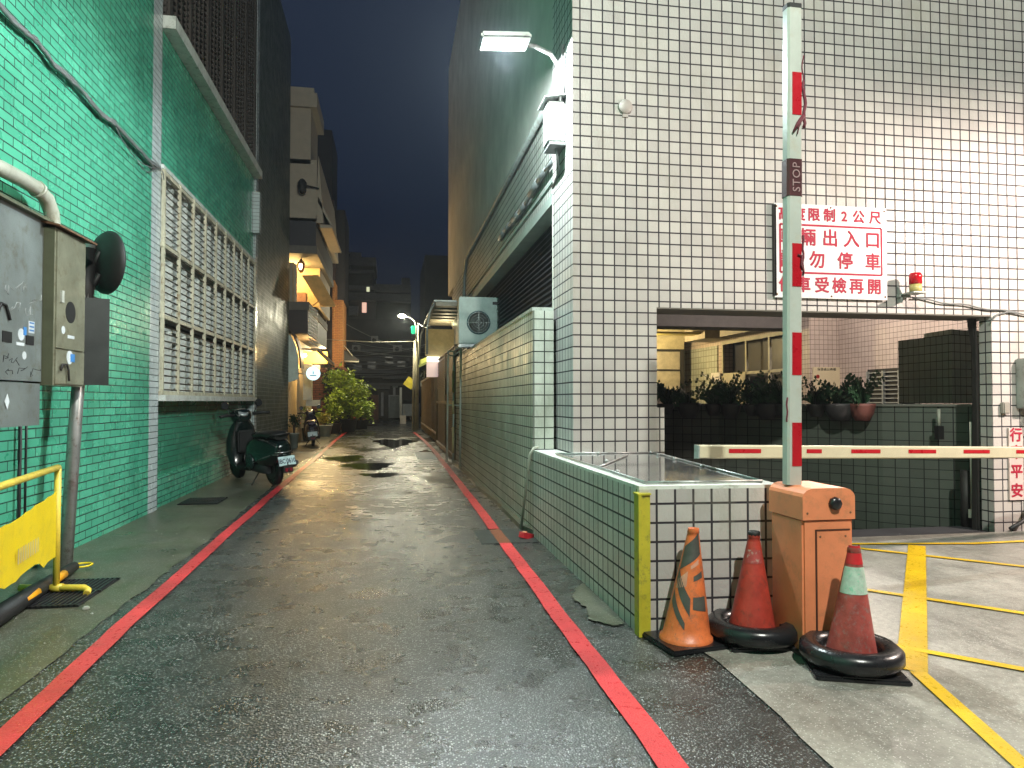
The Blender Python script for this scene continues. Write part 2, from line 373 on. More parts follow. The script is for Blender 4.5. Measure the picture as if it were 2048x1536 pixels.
apron = [(1.70, -3), (1.785, 2.63), (1.80, 2.88), (1.83, 3.08), (1.86, 3.8), (1.80, 4.30), (2.6, 4.3), (2.86, 6.95), (14, 6.95), (14, -3)]
sheet('car_park_floor', apron, .008, apron_conc)
struct(MB().add([(2.6, 6.95, -.006), (13, 6.95, -.006), (13, 7.5, -.02), (2.6, 7.5, -.02), (13, 14, -1.6), (2.6, 14, -1.6)], [(0, 1, 2, 3), (3, 2, 4, 5)]).build('ramp_floor', dark_conc, org=(0, 0, 0)))
def stripe(name, pts, wd, z, mat, label, cat, group=None):
    pts = [Vector((p[0], p[1], z)) for p in pts]; vs = []
    for i, p in enumerate(pts):
        a = pts[max(0, i-1)]; b = pts[min(len(pts)-1, i+1)]; t = (b-a).normalized(); n = Vector((-t.y, t.x, 0))
        ww = wd[i] if hasattr(wd, '__len__') else wd
        vs += [p+n*ww/2, p-n*ww/2]
    m = MB().add(vs, [(2*i, 2*i+1, 2*i+3, 2*i+2) for i in range(len(pts)-1)])
    o = m.build(name, mat, org=(pts[0].x, pts[0].y, 0)); o['kind'] = 'structure'; return o
def dense(pts, n=8, amp=.006):
    out = []
    for a, b in zip(pts[:-1], pts[1:]):
        for k in range(n): q = Vector((a[0], a[1], 0)).lerp(Vector((b[0], b[1], 0)), k/n); out.append((q.x+random.uniform(-amp, amp), q.y))
    return out + [pts[-1]]
stripe('red_line', dense([(-1.64, .5), (-1.665, 3.43), (-1.735, 5.0), (-1.80, 8.5), (-1.87, 12.7), (-1.92, 20), (-2.03, 27), (-2.06, 33), (-2.0, 38), (-1.98, 43)]), .125, .013, red_line, 0, 0)
stripe('red_line', dense([(1.13, 1.2), (1.145, 2.74), (1.165, 5), (1.195, 7.28)]), .125, .013, red_line, 0, 0)
stripe('red_line', dense([(1.20, 8.1), (1.25, 13), (1.31, 21.6), (1.27, 27), (1.14, 33.5)]), .125, .013, red_line, 0, 0)
def puddle(cx, cy, rx, ry):
    pts = []
    for k in range(40):
        a = 2*math.pi*k/40; r_ = 1+.22*math.sin(3*a+cx)+.12*math.sin(7*a+cy)+random.uniform(-.06, .06); pts.append((cx+rx*r_*math.cos(a), cy+ry*r_*math.sin(a)))
    sheet('puddle', pts, .0055, M('standing_water', (.008, .009, .009), .03, bump=.03, bscale=3, var=.1))
for px_, py_, rx, ry in ((735, 932, .55, .8), (760, 950, .38, .40), (807, 986, .12, .16), (690, 917, .5, .9), (860, 905, .3, .8), (790, 885, .7, 2.2)):
    q_ = G(px_, py_); puddle(q_.x, q_.y, rx, ry)
# yellow hatching of the car park entrance
stripe('yellow_line', [(5.35, 6.42), (2.84, 3.46)], .155, .016, yel_line, 0, 0)
stripe('yellow_line', [(2.86, 3.44), (2.55, 2.50), (2.2, 1.4)], .085, .0165, yel_line, 0, 0)
stripe('yellow_line', [(4.45, 6.62), (6.8, 4.22)], .07, .0175, yel_line, 0, 0)
stripe('yellow_line', [(2.95, 5.80), (5.2, 3.35)], .07, .0175, yel_line, 0, 0)
stripe('yellow_line', [(2.45, 4.42), (4.2, 2.6)], .07, .0175, yel_line, 0, 0)
stripe('yellow_line', [(4.6, 6.62), (6.0, 6.40), (9, 6.45)], .07, .0185, yel_line, 0, 0)
mp_ = [(1.56, 4.52, 0), (1.57, 5.0, 0), (1.57, 5.6, 0), (1.46, 5.42, 0), (1.36, 5.2, 0), (1.40, 4.9, 0), (1.34, 4.66, 0), (1.46, 4.50, 0), (1.56, 4.52, 0)]
sheet('mortar_patch', [tuple(q) for a_, b_ in zip(mp_[:-1], mp_[1:]) for q in jag(a_, b_, 7, .014 if a_[0] < 1.56 else 0)[:-1]], .012, patch_conc)
#RIGHTBUILDING
tb = thing('tiled_building', 'tall white square-tiled building with the garage entrance on the right of the lane', 'building', (2.3, 7.2, 0))
f = MB()
f.box(1.86, 2.77, 7.0, 7.45, 0, 2.49); f.box(2.77, 2.85, 7.0, 7.45, 0, 1.43)
f.box(1.86, 13, 7.0, 7.45, 2.49, 12); f.box(6.84, 13, 7.0, 7.17, -.1, 2.49)
f.box(1.86, 2.3, 7.45, 7.9, 0, 12)
f.build('front_wall', white_tile, tb)
f = MB(); f.box(1.95, 2.3, 7.9, 22, 3.98, 5.1); f.build('side_wall', lane_tile, tb)
f = MB(); f.box(1.955, 2.3, 7.9, 24, 5.1, 13); f.box(2.1, 3, 22, 24, 0, 5.1); f.build('plaster_wall', grey_plaster, tb)
f = MB(); f.box(1.90, 2.3, 7.9, 22, 3.86, 3.98); f.box(1.93, 1.95, 7.9, 22, 4.16, 4.2); f.build('lintel_moulding', M('mint_trim', (.38, .44, .40), .5), tb)
f = MB()
for i in range(24): z = 2.0+i*.078; f.add([(2.08, 7.9, z), (2.08, 22, z), (2.12, 22, z+.06), (2.12, 7.9, z+.06)], [(0, 1, 2, 3)]); f.box(2.12, 2.14, 7.9, 22, z+.06, z+.078)
f.box(2.14, 2.2, 7.9, 22, 0, 3.86); f.build('roller_shutter', M('shutter_dark', (.055, .05, .06), .5, .2), tb)
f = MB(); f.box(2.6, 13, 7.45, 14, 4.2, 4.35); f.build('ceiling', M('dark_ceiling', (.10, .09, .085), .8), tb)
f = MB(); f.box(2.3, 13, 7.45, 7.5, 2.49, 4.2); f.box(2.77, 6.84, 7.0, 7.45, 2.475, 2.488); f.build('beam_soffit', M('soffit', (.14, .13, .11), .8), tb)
# gate channel of the garage door beside the right pier
f = MB(); f.prism([tuple(PY(a_, b_, 7.2)) for a_, b_ in ((1952, 1090), (1959, 1090), (1959, 706), (1947, 634), (1941, 634), (1952, 706))], (0, .06, 0)); f.box(6.80, 6.82, 7.18, 7.24, 0, 2.47); f.build('door_channel', dark_bar, tb)
# ledge / planter
lw = thing('low_wall', 'waist-high tiled ledge with wet dark top jutting from the white tiled building', 'low wall', (2.0, 5.8, 0))
P4 = [(1.58, 4.31), (2.53, 4.25), (2.80, 6.995), (1.855, 6.995), (1.855, 7.7), (1.58, 7.7)]
f = MB()
f.add([(1.58, 4.31, 0), (1.58, 7.7, 0), (1.58, 7.7, .93), (1.58, 4.31, .93)], [(0, 1, 2, 3)]); f.build('side_tiling', lane_tile, lw)
f = MB(); f.prism([(p[0], p[1], 0) for p in [(1.5805, 4.31), (2.53, 4.25), (2.80, 6.995), (1.5805, 6.995)]], (0, 0, .93)); f.box(1.5805, 1.855, 6.995, 7.7, 0, .93); f.build('front_tiling', white_tile, lw)
f = MB(); f.prism([(p[0], p[1], .93) for p in P4[:3]] + [(2.80, 6.995, .93), (1.855, 6.995, .93), (1.855, 7.7, .93), (1.58, 7.7, .93)][0:1] + [(1.855, 6.995, .93), (1.855, 7.7, .93), (1.58, 7.7, .93)], (0, 0, .022)); f.build('rim', white_trim, lw)
f = MB(); f.prism([(1.66, 4.39, .952), (2.46, 4.35, .952), (2.70, 6.94, .952), (1.66, 6.94, .952)], (0, 0, .006)); f.build('wet_top', wet_stone, lw)
f = MB()
for a, b in (((1.66, 4.39), (1.66, 6.94)), ((2.46, 4.35), (2.70, 6.94)), ((1.66, 6.94), (2.70, 6.94)), ((1.66, 4.39), (2.46, 4.35)), ((1.68, 5.5), (2.30, 6.6))): f.tube([(*a, .966), (*b, .966)], .008, 6)
for p in ((2.62, 6.6), (2.58, 6.1), (2.52, 5.4), (1.70, 5.1), (1.9, 6.0), (2.66, 6.9), (2.1, 6.9)): f.lathe((*p, .962), [(.02, 0), (.018, .014), (0, .018)], 8)
f.build('top_frame', steel, lw)
tag(MB().obox((1.568, 4.30, .455), (.02, .085, .90)).obox((1.60, 4.287, .455), (.085, .02, .90)).obox((1.60, 4.31, .905), (.09, .09, .012)).build('corner_guard', yellow_corner), 'yellow painted metal corner guard strip on the ledge corner behind the striped cone', 'corner guard')
# boundary wall
bw = thing('boundary_wall', 'long pale green tiled boundary wall along the lane between ledge and brown gate', 'wall', (1.7, 12, 0))
f = MB(); f.box(1.58, 1.82, 7.701, 17.0, .06, 2.52); f.build('tiled_face', bound_tile, bw)
f = MB(); f.box(1.575, 1.825, 7.72, 17.0, 2.52, 2.56); f.build('coping', M('mint_coping', (.36, .40, .36), .5, dirt=(.15, .17, .12)), bw)
f = MB(); f.prism([(1.58, 7.7, 0), (1.50, 8.1, 0), (1.52, 10, 0), (1.47, 12, 0), (1.53, 14.5, 0), (1.50, 17, 0), (1.82, 17, 0), (1.82, 7.7, 0)], (0, 0, .06)); f.build('footing', kerb_conc, bw)
# ------------- sign
sg = thing('warning_sign', 'white notice board with red characters above the garage opening', 'sign', (4.78, 6.99, 2.62))
f = MB(); f.obox((4.785, 6.965, 3.14), (1.36, .02, 1.03), Matrix.Rotation(R(0), 3, 'Y')); f.build('panel', sign_white, sg)
f = MB(); f.box(4.10, 4.125, 6.955, 7.0, 2.64, 3.64); f.build('backing_frame', dark_bar, sg)
yy = 6.953
def glyph(s, x, z, sz): text_mesh(s, sz, (x, yy, z), X, Z, sign_red, 'character', sg, bold=.0048, ext=.001)
rows = [("高度限制2公尺", 3.535, .150, [4.225, 4.40, 4.575, 4.765, 4.945, 5.12, 5.325]),
        ("車輛出入口", 3.28, .200, [4.26, 4.50, 4.77, 5.03, 5.29]),
        ("請勿停車", 3.035, .195, [4.26, 4.61, 4.95, 5.29]),
        ("停車受檢再開", 2.76, .180, [4.24, 4.44, 4.665, 4.875, 5.085, 5.305])]
for s_, z_, sz, xs in rows:
    for ch, x_ in zip(s_, xs): glyph(ch, x_, z_, sz)
f = MB(); x0, x1, z0, z1 = 4.17, 5.40, 2.90, 3.425; t_ = .011
for a in ((x0, x1, z1-t_, z1+t_), (x0, x1, z0-t_, z0+t_), (x0-t_, x0+t_, z0, z1), (x1-t_, x1+t_, z0, z1)): f.box(a[0], a[1], yy-.001, yy+.002, a[2], a[3])
f.build('border_line', sign_red, sg)
f = MB()
for p in ((4.13, 2.66), (5.44, 2.66), (4.13, 3.62), (5.44, 3.62), (4.78, 2.65), (4.78, 3.63)): f.lathe((p[0], yy+.002, p[1]), [(.012, 0), (.008, .006)], 8, Matrix.Rotation(R(90), 3, 'X'))
f.build('screw', rust, sg)
# ------------- beacon
bc = thing('beacon_light', 'small red warning beacon on a bracket right of the notice board', 'warning light', (5.72, 6.84, 2.70))
f = MB(); f.lathe((5.72, 6.83, 2.79), [(.066, 0), (.066, .10), (.055, .125), (0, .13)], 20); f.build('red_dome', M('red_lens', (.55, .01, .02), .15), bc)
f = MB(); f.lathe((5.72, 6.83, 2.70), [(.062, 0), (.062, .09)], 20); f.build('base', M('cream_plastic', (.55, .45, .16), .4), bc)
f = MB(); f.box(5.62, 5.80, 6.74, 6.93, 2.685, 2.698); f.prism([(5.62, 6.93, 2.60), (5.62, 6.995, 2.60), (5.62, 6.995, 2.80), (5.62, 6.93, 2.69)], (.02, 0, 0)); f.box(5.60, 5.74, 6.93, 6.98, 2.66, 2.70); f.build('bracket', grey_metal, bc)
pts = [(5.80+.12*i, 6.97+.005*math.sin(i*2), 2.66-.012*i+.012*math.sin(i*1.4)) for i in range(14)]
tag(MB().tube(pts, .009, 6).build('beacon_cable', wire), 'thin grey cable running right along the tiles from the red beacon', 'cable')
pts = [(6.80, 6.96, 2.42), (6.90, 6.97, 2.50), (7.05, 6.97, 2.53), (7.3, 6.97, 2.50), (7.7, 6.97, 2.54)]
tag(MB().tube(pts, .009, 6).build('sagging_cable', wire), 'grey cable looping over the top of the right pier', 'cable')
# blank electrical fitting on the wall
jb = MB().lathe((2.43, 6.998, 4.60), [(.075, 0), (.08, .012), (.07, .03), (.02, .034)], 20, Matrix.Rotation(R(90), 3, 'X')).box(2.40, 2.46, 6.985, 6.999, 4.49, 4.53)
tag(jb.build('junction_cover', M('round_cover', (.42, .38, .35), .5)), 'round grey cover plate on the white tiles near the building corner', 'cover plate')
# lamp box + arm + LED head
wbx = thing('fuse_box', 'pale grey electrical box on the tiled building corner below the bright lamp', 'electrical box', (1.76, 7.40, 4.28))
f = MB(); f.obox((1.76, 7.42, 4.52), (.19, .26, .44), bev=.012); f.build('box', grey_metal, wbx)
f = MB(); f.prism([(1.62, 7.24, 4.755), (1.86, 7.24, 4.80), (1.86, 7.62, 4.80), (1.62, 7.62, 4.755)], (0, 0, .012)); f.build('rain_hood', grey_metal, wbx)
f = MB(); f.box(1.68, 1.86, 7.27, 7.57, 4.26, 4.29); f.tube([(1.78, 7.4, 4.27), (1.80, 7.42, 4.15), (1.84, 7.5, 4.05), (1.86, 7.9, 3.98)], .014, 6); f.build('cable_tail', wire, wbx)
la = thing('led_street_lamp', 'brightly glowing white LED lamp on a curved arm at the tiled building corner', 'street lamp', (1.80, 7.30, 4.80))
f = MB(); f.tube([(1.80, 7.32, 4.74), (1.80, 7.30, 4.98), (1.77, 7.27, 5.12), (1.68, 7.22, 5.21), (1.50, 7.15, 5.24), (1.22, 7.07, 5.23)], .024, 8); f.build('arm', steel, la)
f = MB(); f.tube([(1.84, 7.36, 4.74), (1.84, 7.36, 5.4)], .012, 6); f.build('conduit', steel, la)
hm = Matrix.Rotation(R(-4), 3, 'Y')
f = MB(); f.obox((1.15, 7.05, 5.215), (.52, .30, .07), hm, bev=.02); f.build('lamp_head', grey_metal, la)
f = MB(); f.lathe((1.15, 7.05, 5.178), [(.085, 0), (.085, .004)], 20, hm); f.build('led_panel', E('led_glow', (.80, 1.0, .98), 160), la)
# pipes at the corner
tag(MB().tube([(1.875, 7.93, 3.9), (1.875, 7.93, 1.08), (1.84, 7.88, 1.0), (1.58, 7.66, .975), (1.55, 7.72, .90), (1.50, 8.0, .02)], .016, 8).build('drain_hose', pvc), 'thin pale pipe running down the corner and over the ledge to the road', 'pipe')
tag(MB().tube([(1.90, 8.2, 5.16), (1.90, 11.9, 5.14), (1.90, 17.6, 5.12), (1.88, 18.0, 4.6), (1.88, 18.0, 4.1), (1.93, 17.3, 3.8)], .045, 8).build('downpipe', grey_metal), 'grey drain pipe along the top of the lane-side tiled wall', 'pipe')
f = MB()
for i in range(9): y0 = 8.0+i*.45; f.tube([(1.90, y0, 4.35+.03*math.sin(i)), (1.90, y0+.5, 4.34+.03*math.sin(i+1))], .03+.012*(i % 3), 6)
tag(f.build('cable_bundle', wire), 'lumpy grey cable bundle strapped along the tiled wall under the lamp box', 'cable')
# AC unit
ac = thing('air_conditioner', 'white outdoor air conditioner unit standing above the boundary wall', 'air conditioner', (1.78, 13.9, 2.62))
f = MB(); f.obox((1.79, 13.9, 3.09), (.92, .36, .94), bev=.02); f.build('casing', M('ac_white', (.34, .42, .38), .5), ac)
f = MB(); f.lathe((1.72, 13.72, 3.05), [(.235, 0), (.235, .012), (.21, .016)], 28, Matrix.Rotation(R(90), 3, 'X')); f.build('fan_opening', M('fan_dark', (.03, .07, .08), .5), ac)
f = MB()
for k in range(4): f.lathe((1.72, 13.700, 3.05), [(.05+.05*k, 0), (.055+.05*k, .003), (.06+.05*k, 0)], 24, Matrix.Rotation(R(90), 3, 'X'))
f.box(1.715, 1.725, 13.695, 13.70, 2.83, 3.27); f.box(1.5, 1.94, 13.695, 13.70, 3.045, 3.055); f.build('fan_grille', grey_metal, ac)
f = MB(); f.box(2.02, 2.18, 13.712, 13.72, 3.42, 3.46); f.box(2.0, 2.2, 13.715, 13.72, 3.41, 3.47); f.build('badge', dark_bar, ac)
f = MB(); f.box(1.33, 2.25, 13.73, 13.77, 2.56, 2.62); f.box(1.33, 2.25, 14.02, 14.06, 2.56, 2.62); f.build('stand', steel, ac)
# lean-to canopy behind the AC
cn = thing('striped_canopy', 'lit corrugated canopy with a curtain beyond the air conditioner', 'canopy', (1.9, 22, 2.6))
f = MB()
for i in range(7):
    y0 = 18.0+i*.75; f.box(1.15+i*.012, 3.0, y0, y0+.35, 3.95-.0*i, 4.05)
f.build('roof_rib', M('canopy_rib', (.42, .38, .30), .6), cn)
f = MB(); f.box(1.10, 3.2, 18, 23.5, 4.06, 4.1); f.tube([(1.12, 18, 4.02), (1.0, 18, 3.8), (.93, 18, 3.4), (.93, 18, 2.7)], .03, 6); f.tube([(1.12, 23.4, 4.02), (1.0, 23.4, 3.7), (.93, 23.4, 2.7)], .03, 6); f.build('frame', grey_metal, cn)
f = MB(); f.box(1.15, 3.0, 23.4, 23.45, 3.0, 3.9); f.build('curtain', M('canopy_curtain', (.55, .46, .26), .7), cn)
f = MB(); f.box(1.2, 1.75, 23.3, 23.36, 2.80, 2.97); f.build('light_panel', E('canopy_glow', (1, .93, .8), 1.6), cn)
f = MB(); f.box(1.2, 1.9, 23.5, 23.55, 2.3, 2.8); f.build('window', E('canopy_window', (.8, .6, .55), .35), cn)
lamp('canopy_light', (1.7, 21.5, 3.6), 25, (1, .85, .5), .1)
# metal frame + gate
gt = thing('sliding_gate', 'tall brown slatted metal gate panels beyond the pale boundary wall', 'gate', (1.62, 24, 0))
f = MB(); f.box(1.60, 1.66, 17.2, 24.0, .12, 2.85)
f.build('solid_panel', wood, gt)
f = MB()
for k in range(30): f.box(1.575, 1.598, 17.2, 20.2, .2+k*.05, .225+k*.05)
for k in range(18): f.box(1.575, 1.598, 20.3, 24, 1.9+k*.05, 1.925+k*.05)
f.build('slats', M('gate_slat', (.16, .11, .07), .5, .3), gt)
f = MB()
for y_ in (17.2, 20.2, 24.0): f.box(1.56, 1.64, y_, y_+.07, .05, 2.9)
f.box(1.55, 1.60, 17.2, 24, 1.42, 1.50); f.box(1.56, 1.66, 17.2, 24, 2.85, 2.9); f.box(1.54, 1.64, 17.2, 24, .05, .16); f.build('gate_frame', M('gate_frame_brown', (.22, .17, .11), .5, .3), gt)
g2 = thing('metal_fence', 'lower brown panelled fence behind the far street lamp post', 'fence', (1.6, 30, 0))
f = MB(); f.box(1.60, 1.64, 24.1, 36, .1, 2.45); f.build('fence_panel', wood, g2)
f = MB()
for k in range(14): f.box(1.565, 1.60, 24.2+k*.88, 24.27+k*.88, .1, 2.45)
f.box(1.555, 1.60, 24.1, 36, 2.42, 2.52); f.box(1.555, 1.60, 24.1, 36, .35, .42); f.build('fence_rail', M('fence_rail_brown', (.30, .23, .15), .5, .2), g2)
lf = thing('metal_rack', 'slim white metal rack with ropes leaning at the end of the boundary wall', 'frame', (1.45, 16.5, 0))
f = MB()
for (x_, y_) in ((1.36, 16.9), (1.50, 16.9), (1.50, 15.2)): f.tube([(x_, y_, .02), (x_+.02, y_, 2.72)], .022, 6)
for z_ in (2.70, 2.60, 1.4): f.tube([(1.36, 16.9, z_), (1.52, 16.9, z_), (1.52, 15.2, z_)], .018, 6)
f.build('tube_frame', M('frame_mint', (.42, .45, .38), .45), lf)
f = MB(); f.tube([(1.44, 16.2, 2.2), (1.44, 16.2, 1.7)], .03, 6); f.tube([(1.44, 16.2, 1.5), (1.44, 16.2, 1.2)], .03, 6); f.tube([(1.44, 16.2, .9), (1.44, 16.2, .3)], .03, 6); f.build('rope', M('rope_tan', (.42, .33, .16), .7), lf)
#COURTYARD
cw = thing('ramp_wall', 'dark tiled wall curving round the garage ramp under the planters', 'wall', (5, 9.5, 0))
plan = [(2.9, 11.0), (4.0, 10.7), (5.0, 10.1), (5.8, 9.3), (6.5, 8.4), (7.5, 7.5)]
f = MB()
for (a, b) in zip(plan[:-1], plan[1:]):
    f.prism([(*a, -1.6), (*b, -1.6), (b[0]+.16, b[1]+.14, -1.6), (a[0]+.1, a[1]+.2, -1.6)], (0, 0, 3.03))
f.build('tiled_wall', ramp_tile, cw)
f = MB()
for (a, b) in zip(plan[:-1], plan[1:]): f.prism([(a[0]-.02, a[1]-.03, 1.43), (b[0]-.02, b[1]-.03, 1.43), (b[0]+.18, b[1]+.16, 1.43), (a[0]+.12, a[1]+.22, 1.43)], (0, 0, .03))
f.build('coping', M('dark_coping', (.12, .12, .10), .6), cw)
bx = MB(); bx.prism([tuple(PY(x_, 815, y_).xy)+(1.465,) for x_, y_ in ((1798, 9.9), (1905, 8.75), (1990, 9.0), (1960, 11))], (0, 0, .99)); bx.prism([tuple(PY(x_, 815, y_).xy)+(2.455,) for x_, y_ in ((1850, 9.4), (1905, 8.76), (1990, 9.01), (1960, 11))], (0, 0, .07)); 
tag(bx.build('tiled_shaft', TILE('shaft_tile', (.34, .42, .36), (.29, .36, .31), (.03, .035, .03), .1224, .1224, .006, 0, .5, (.07, .09, .07), .6, .2, big=.3)), 'dark square-tiled shaft box standing on the ramp wall inside the garage', 'shaft')
cb = thing('courtyard_building', 'brightly lit pinkish tiled courtyard building seen through the garage opening', 'building', (11, 18, 0))
f = MB(); f.box(11.3, 12, 7.8, 16.2, 0, 6.5); f.box(10.5, 11.36, 16.2, 17, 0, 6.5); f.box(10.5, 11.2, 17, 18.9, 3.4, 6.5); f.box(10.5, 11.2, 21.0, 25, 0, 6.5); f.box(10.5, 11.2, 18.9, 21, 3.4, 6.5)
f.box(2.6, 10.5, 24.6, 25, 0, 6.5); f.build('tiled_walls', pink_tile, cb)
f = MB(); f.box(10.45, 10.5, 21.2, 24.0, 1.2, 3.3)
f.build('glass_block_panel', TILE('glass_blocks', (.42, .45, .38), (.50, .52, .45), (.20, .19, .15), .2, .2, .012, 0, .15, None, 0, .5), cb)
f = MB(); f.box(10.9, 11.2, 17, 21, 0, 3.4); f.build('door_recess', M('recess_dark', (.05, .05, .06), .4), cb)
f = MB()
for y_ in (17.05, 18.1, 19.4, 20.9): f.box(10.5, 10.56, y_, y_+.09, 0, 3.3)
f.box(10.5, 10.56, 17, 21, 3.3, 3.4); f.box(10.5, 10.56, 17, 21, 2.3, 2.38); f.box(10.5, 10.6, 19.4, 20.9, 0, 2.3); f.build('door_frame', M('pale_frame', (.45, .42, .32), .5), cb)
f = MB(); f.box(9.9, 10.5, 17.2, 19.9, 3.45, 4.2); f.box(9.6, 10.5, 20.3, 21.8, 3.45, 4.05); f.box(10.1, 10.5, 19.9, 20.3, 3.5, 4.0); f.build('door_canopy', M('canopy_tan', (.34, .29, .22), .6), cb)
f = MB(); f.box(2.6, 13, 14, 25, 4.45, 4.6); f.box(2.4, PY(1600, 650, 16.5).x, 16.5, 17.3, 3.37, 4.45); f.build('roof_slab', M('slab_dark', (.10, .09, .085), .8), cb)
f = MB(); f.prism([tuple(PY(x_, y_, Yq)) for x_, y_, Yq in ((1322, 628, 14), (1362, 628, 14), (1374, 621.5, 13.4), (1332, 621.5, 13.4))], (0, 0, .02)); f.build('ceiling_lamp', E('panel_white', (.95, 1, .97), 2.5), cb)
f = MB()
for k in range(2): f.box(6.5, 10.2, 20.6-k*1.0, 21.2-k*1.0, 3.60+.16*k, 3.66+.16*k)
f.build('roof_purlin', M('purlin_yellow', (.62, .5, .12), .5), cb)
f = MB(); pr = [(7.4, 23, 3.0)]
for k in range(7): a = k/6*math.pi/2; pr.append((0, 23.0-1.1*math.sin(a)*0-.0, 0))
arc = [(23.0, 3.3), (22.96, 3.7), (22.8, 4.0), (22.5, 4.2), (22.0, 4.3)]
for (a, b) in zip(arc[:-1], arc[1:]): f.prism([(6.9, a[0], a[1]), (10.1, a[0], a[1]), (10.1, b[0], b[1]), (6.9, b[0], b[1])], (0, .05, .02))
f.build('curved_awning', M('awning_cream', (.62, .54, .34), .55), cb)
f = MB(); f.box(6.9, 10.1, 23.02, 23.06, 1.9, 3.25); f.build('roller_screen', M('screen_tan', (.48, .43, .34), .6), cb)
f = MB(); f.box(6.9, 10.1, 22.98, 23.02, 3.22, 3.3); f.box(6.9, 10.1, 22.98, 23.02, 2.55, 2.6); f.tube([(8.9, 22.96, 3.3), (8.9, 22.9, 3.7), (8.95, 22.7, 4.0), (9.1, 21.9, 4.26)], .04, 6); f.box(9.95, 10.1, 22.96, 23.01, 0, 3.3); f.build('awning_frame', dark_bar, cb)
# louvred window on right wall
lv = MB()
for k in range(9): lv.box(11.22, 11.28, 13.4, 15.0, 1.35+k*.10, 1.375+k*.10)
for y_ in (13.4, 13.92, 14.44, 14.97): lv.box(11.20, 11.28, y_, y_+.04, 1.3, 2.2)
lv2 = MB(); lv2.box(11.27, 11.295, 13.4, 15.05, 1.3, 2.25)
lvp = lv.build('window_louvre', grey_metal, cb); lv2.build('vent_backing', blackm, cb)
# notice board on the pillar
nb_ = thing('notice_board', 'cream notice board with small dark heading on the bright pillar', 'notice board', (10.9, 16.18, 1.3))
f = MB(); f.box(10.56, 11.30, 16.14, 16.19, 1.25, 2.36); f.build('board', M('board_cream', (.66, .58, .38), .5, var=.05), nb_)
text_mesh('保登處公佈欄', .082, (10.93, 16.135, 2.30), X, Z, blackm, 'heading', nb_, spacing=1.15)
f = MB(); A = Matrix.Rotation(R(90), 3, 'X'); f.lathe((10.68, 16.139, 2.12), [(.05, 0), (.05, .004), (.036, .004), (.036, 0)], 20, A); f.obox((10.68, 16.134, 2.12), (.08, .004, .014)); f.build('round_mark', M('mark_red', (.6, .05, .04), .5), nb_)
ws = thing('wheelchair_sign', 'small white access sign with arrow beside the courtyard door', 'sign', (10.44, 21.1, 2.2))
f = MB(); f.box(10.43, 10.46, 21.0, 21.6, 2.12, 2.42); f.build('plate', sign_white, ws)
f = MB(); f.tube([(10.425, 21.5, 2.33), (10.425, 21.48, 2.25), (10.425, 21.40, 2.24), (10.425, 21.36, 2.2)], .012, 5); f.tube([(10.425, 21.25, 2.27), (10.425, 21.06, 2.27)], .014, 5); f.build('symbol', blackm, ws)
# planters hanging on the ramp wall
def zz_plant(m, base, h, n, lean):
    for i in range(n):
        a = random.uniform(0, 2*math.pi); ll = random.uniform(.25, 1)*lean; hh = h*random.uniform(.45, 1.15); droop = random.choice((0, 0, .4, .9))
        prev = None; L = 9
        for k in range(L+1):
            t = k/L; dr_ = droop*t*t; p = base + Vector((math.cos(a)*ll*t*t, math.sin(a)*ll*t*t*.6, hh*(t-(.18+dr_*.5)*t*t)))
            if prev is not None and k > 1:
                d = (p-prev).normalized(); sd = d.cross(Vector((math.cos(a+1.3), math.sin(a+1.3), .2))).normalized()
                for sgn in (-1, 1):
                    ln = .10*(1.15-t*.6)*random.uniform(.7, 1.3); wd = .024; u = (sd*sgn*.85+d*.55).normalized(); nn = u.cross(d).normalized()
                    q = u.cross(nn).normalized()
                    m.add([p, p+u*ln*.5+q*wd, p+u*ln, p+u*ln*.5-q*wd], [(0, 1, 2, 3)])
            if prev is not None: m.tube([prev, p], .005, 4, False)
            prev = p
spots = [(.03, 1.0), (.14, .8), (.24, 1.0), (.34, 1.3), (.43, 1.5), (.52, 1.1), (.60, 1.2), (.69, 1.4), (.77, 1.5), (.86, 1.0)]
plab = ['leftmost potted plant on the ramp wall by the left jamb', 'low leafy potted plant, second from the left on the ramp wall', 'third potted plant from the left on the ramp wall', 'tall-stemmed potted plant below the glass block panel', 'spreading potted plant just left of the courtyard door', 'dense potted plant in front of the courtyard door', 'potted plant immediately left of the raised barrier arm', 'potted plant immediately right of the raised barrier arm', 'large arching potted plant in front of the notice board', 'rightmost potted plant on the ramp wall in a reddish pot']
def along(t):
    t *= len(plan)-1; i = min(int(t), len(plan)-2); return Vector((*plan[i], 0)).lerp(Vector((*plan[i+1], 0)), t-i)
for i, (px_, hs) in enumerate(zip([1338, 1380, 1430, 1462, 1505, 1536, 1566, 1630, 1678, 1722], [.95, .7, 1.1, 1.25, 1.15, .95, 1.05, .9, .95, 1.05])):
    # find wall point seen in this direction
    d = ray(px_, 815); best = None
    for k in range(400):
        q = along(k/400*.8); e_ = abs(q.x/q.y - d.x/d.y)
        if best is None or e_ < best[0]: best = (e_, q)
    b = best[1] + Vector((-.10, -.16, 0))
    pp = thing('potted_plant', plab[i], 'potted plant', (b.x, b.y, 1.16), 'potted plants along the ramp wall')
    ps = (.8, 1.25, .9, 1.1, .85, 1.3, 1., .9, 1.45, 1.15)[i]; f = MB(); f.lathe((b.x, b.y, 1.43-.17*min(1.15, ps)), [(.08*ps, 0), (.125*ps, .10), (.145*ps, .17*min(1.15, ps)), (.150*ps, .20*min(1.15, ps)), (.12*ps, .20*min(1.15, ps)), (.11*ps, .15)], 14); f.build('pot', terra if i in (9,) else pot_dark, pp)
    f = MB(); zz_plant(f, Vector((b.x, b.y, 1.38)), .50*hs, 15 if i % 3 else 22, .34*hs+.12); f.build('foliage', leaf_d, pp)
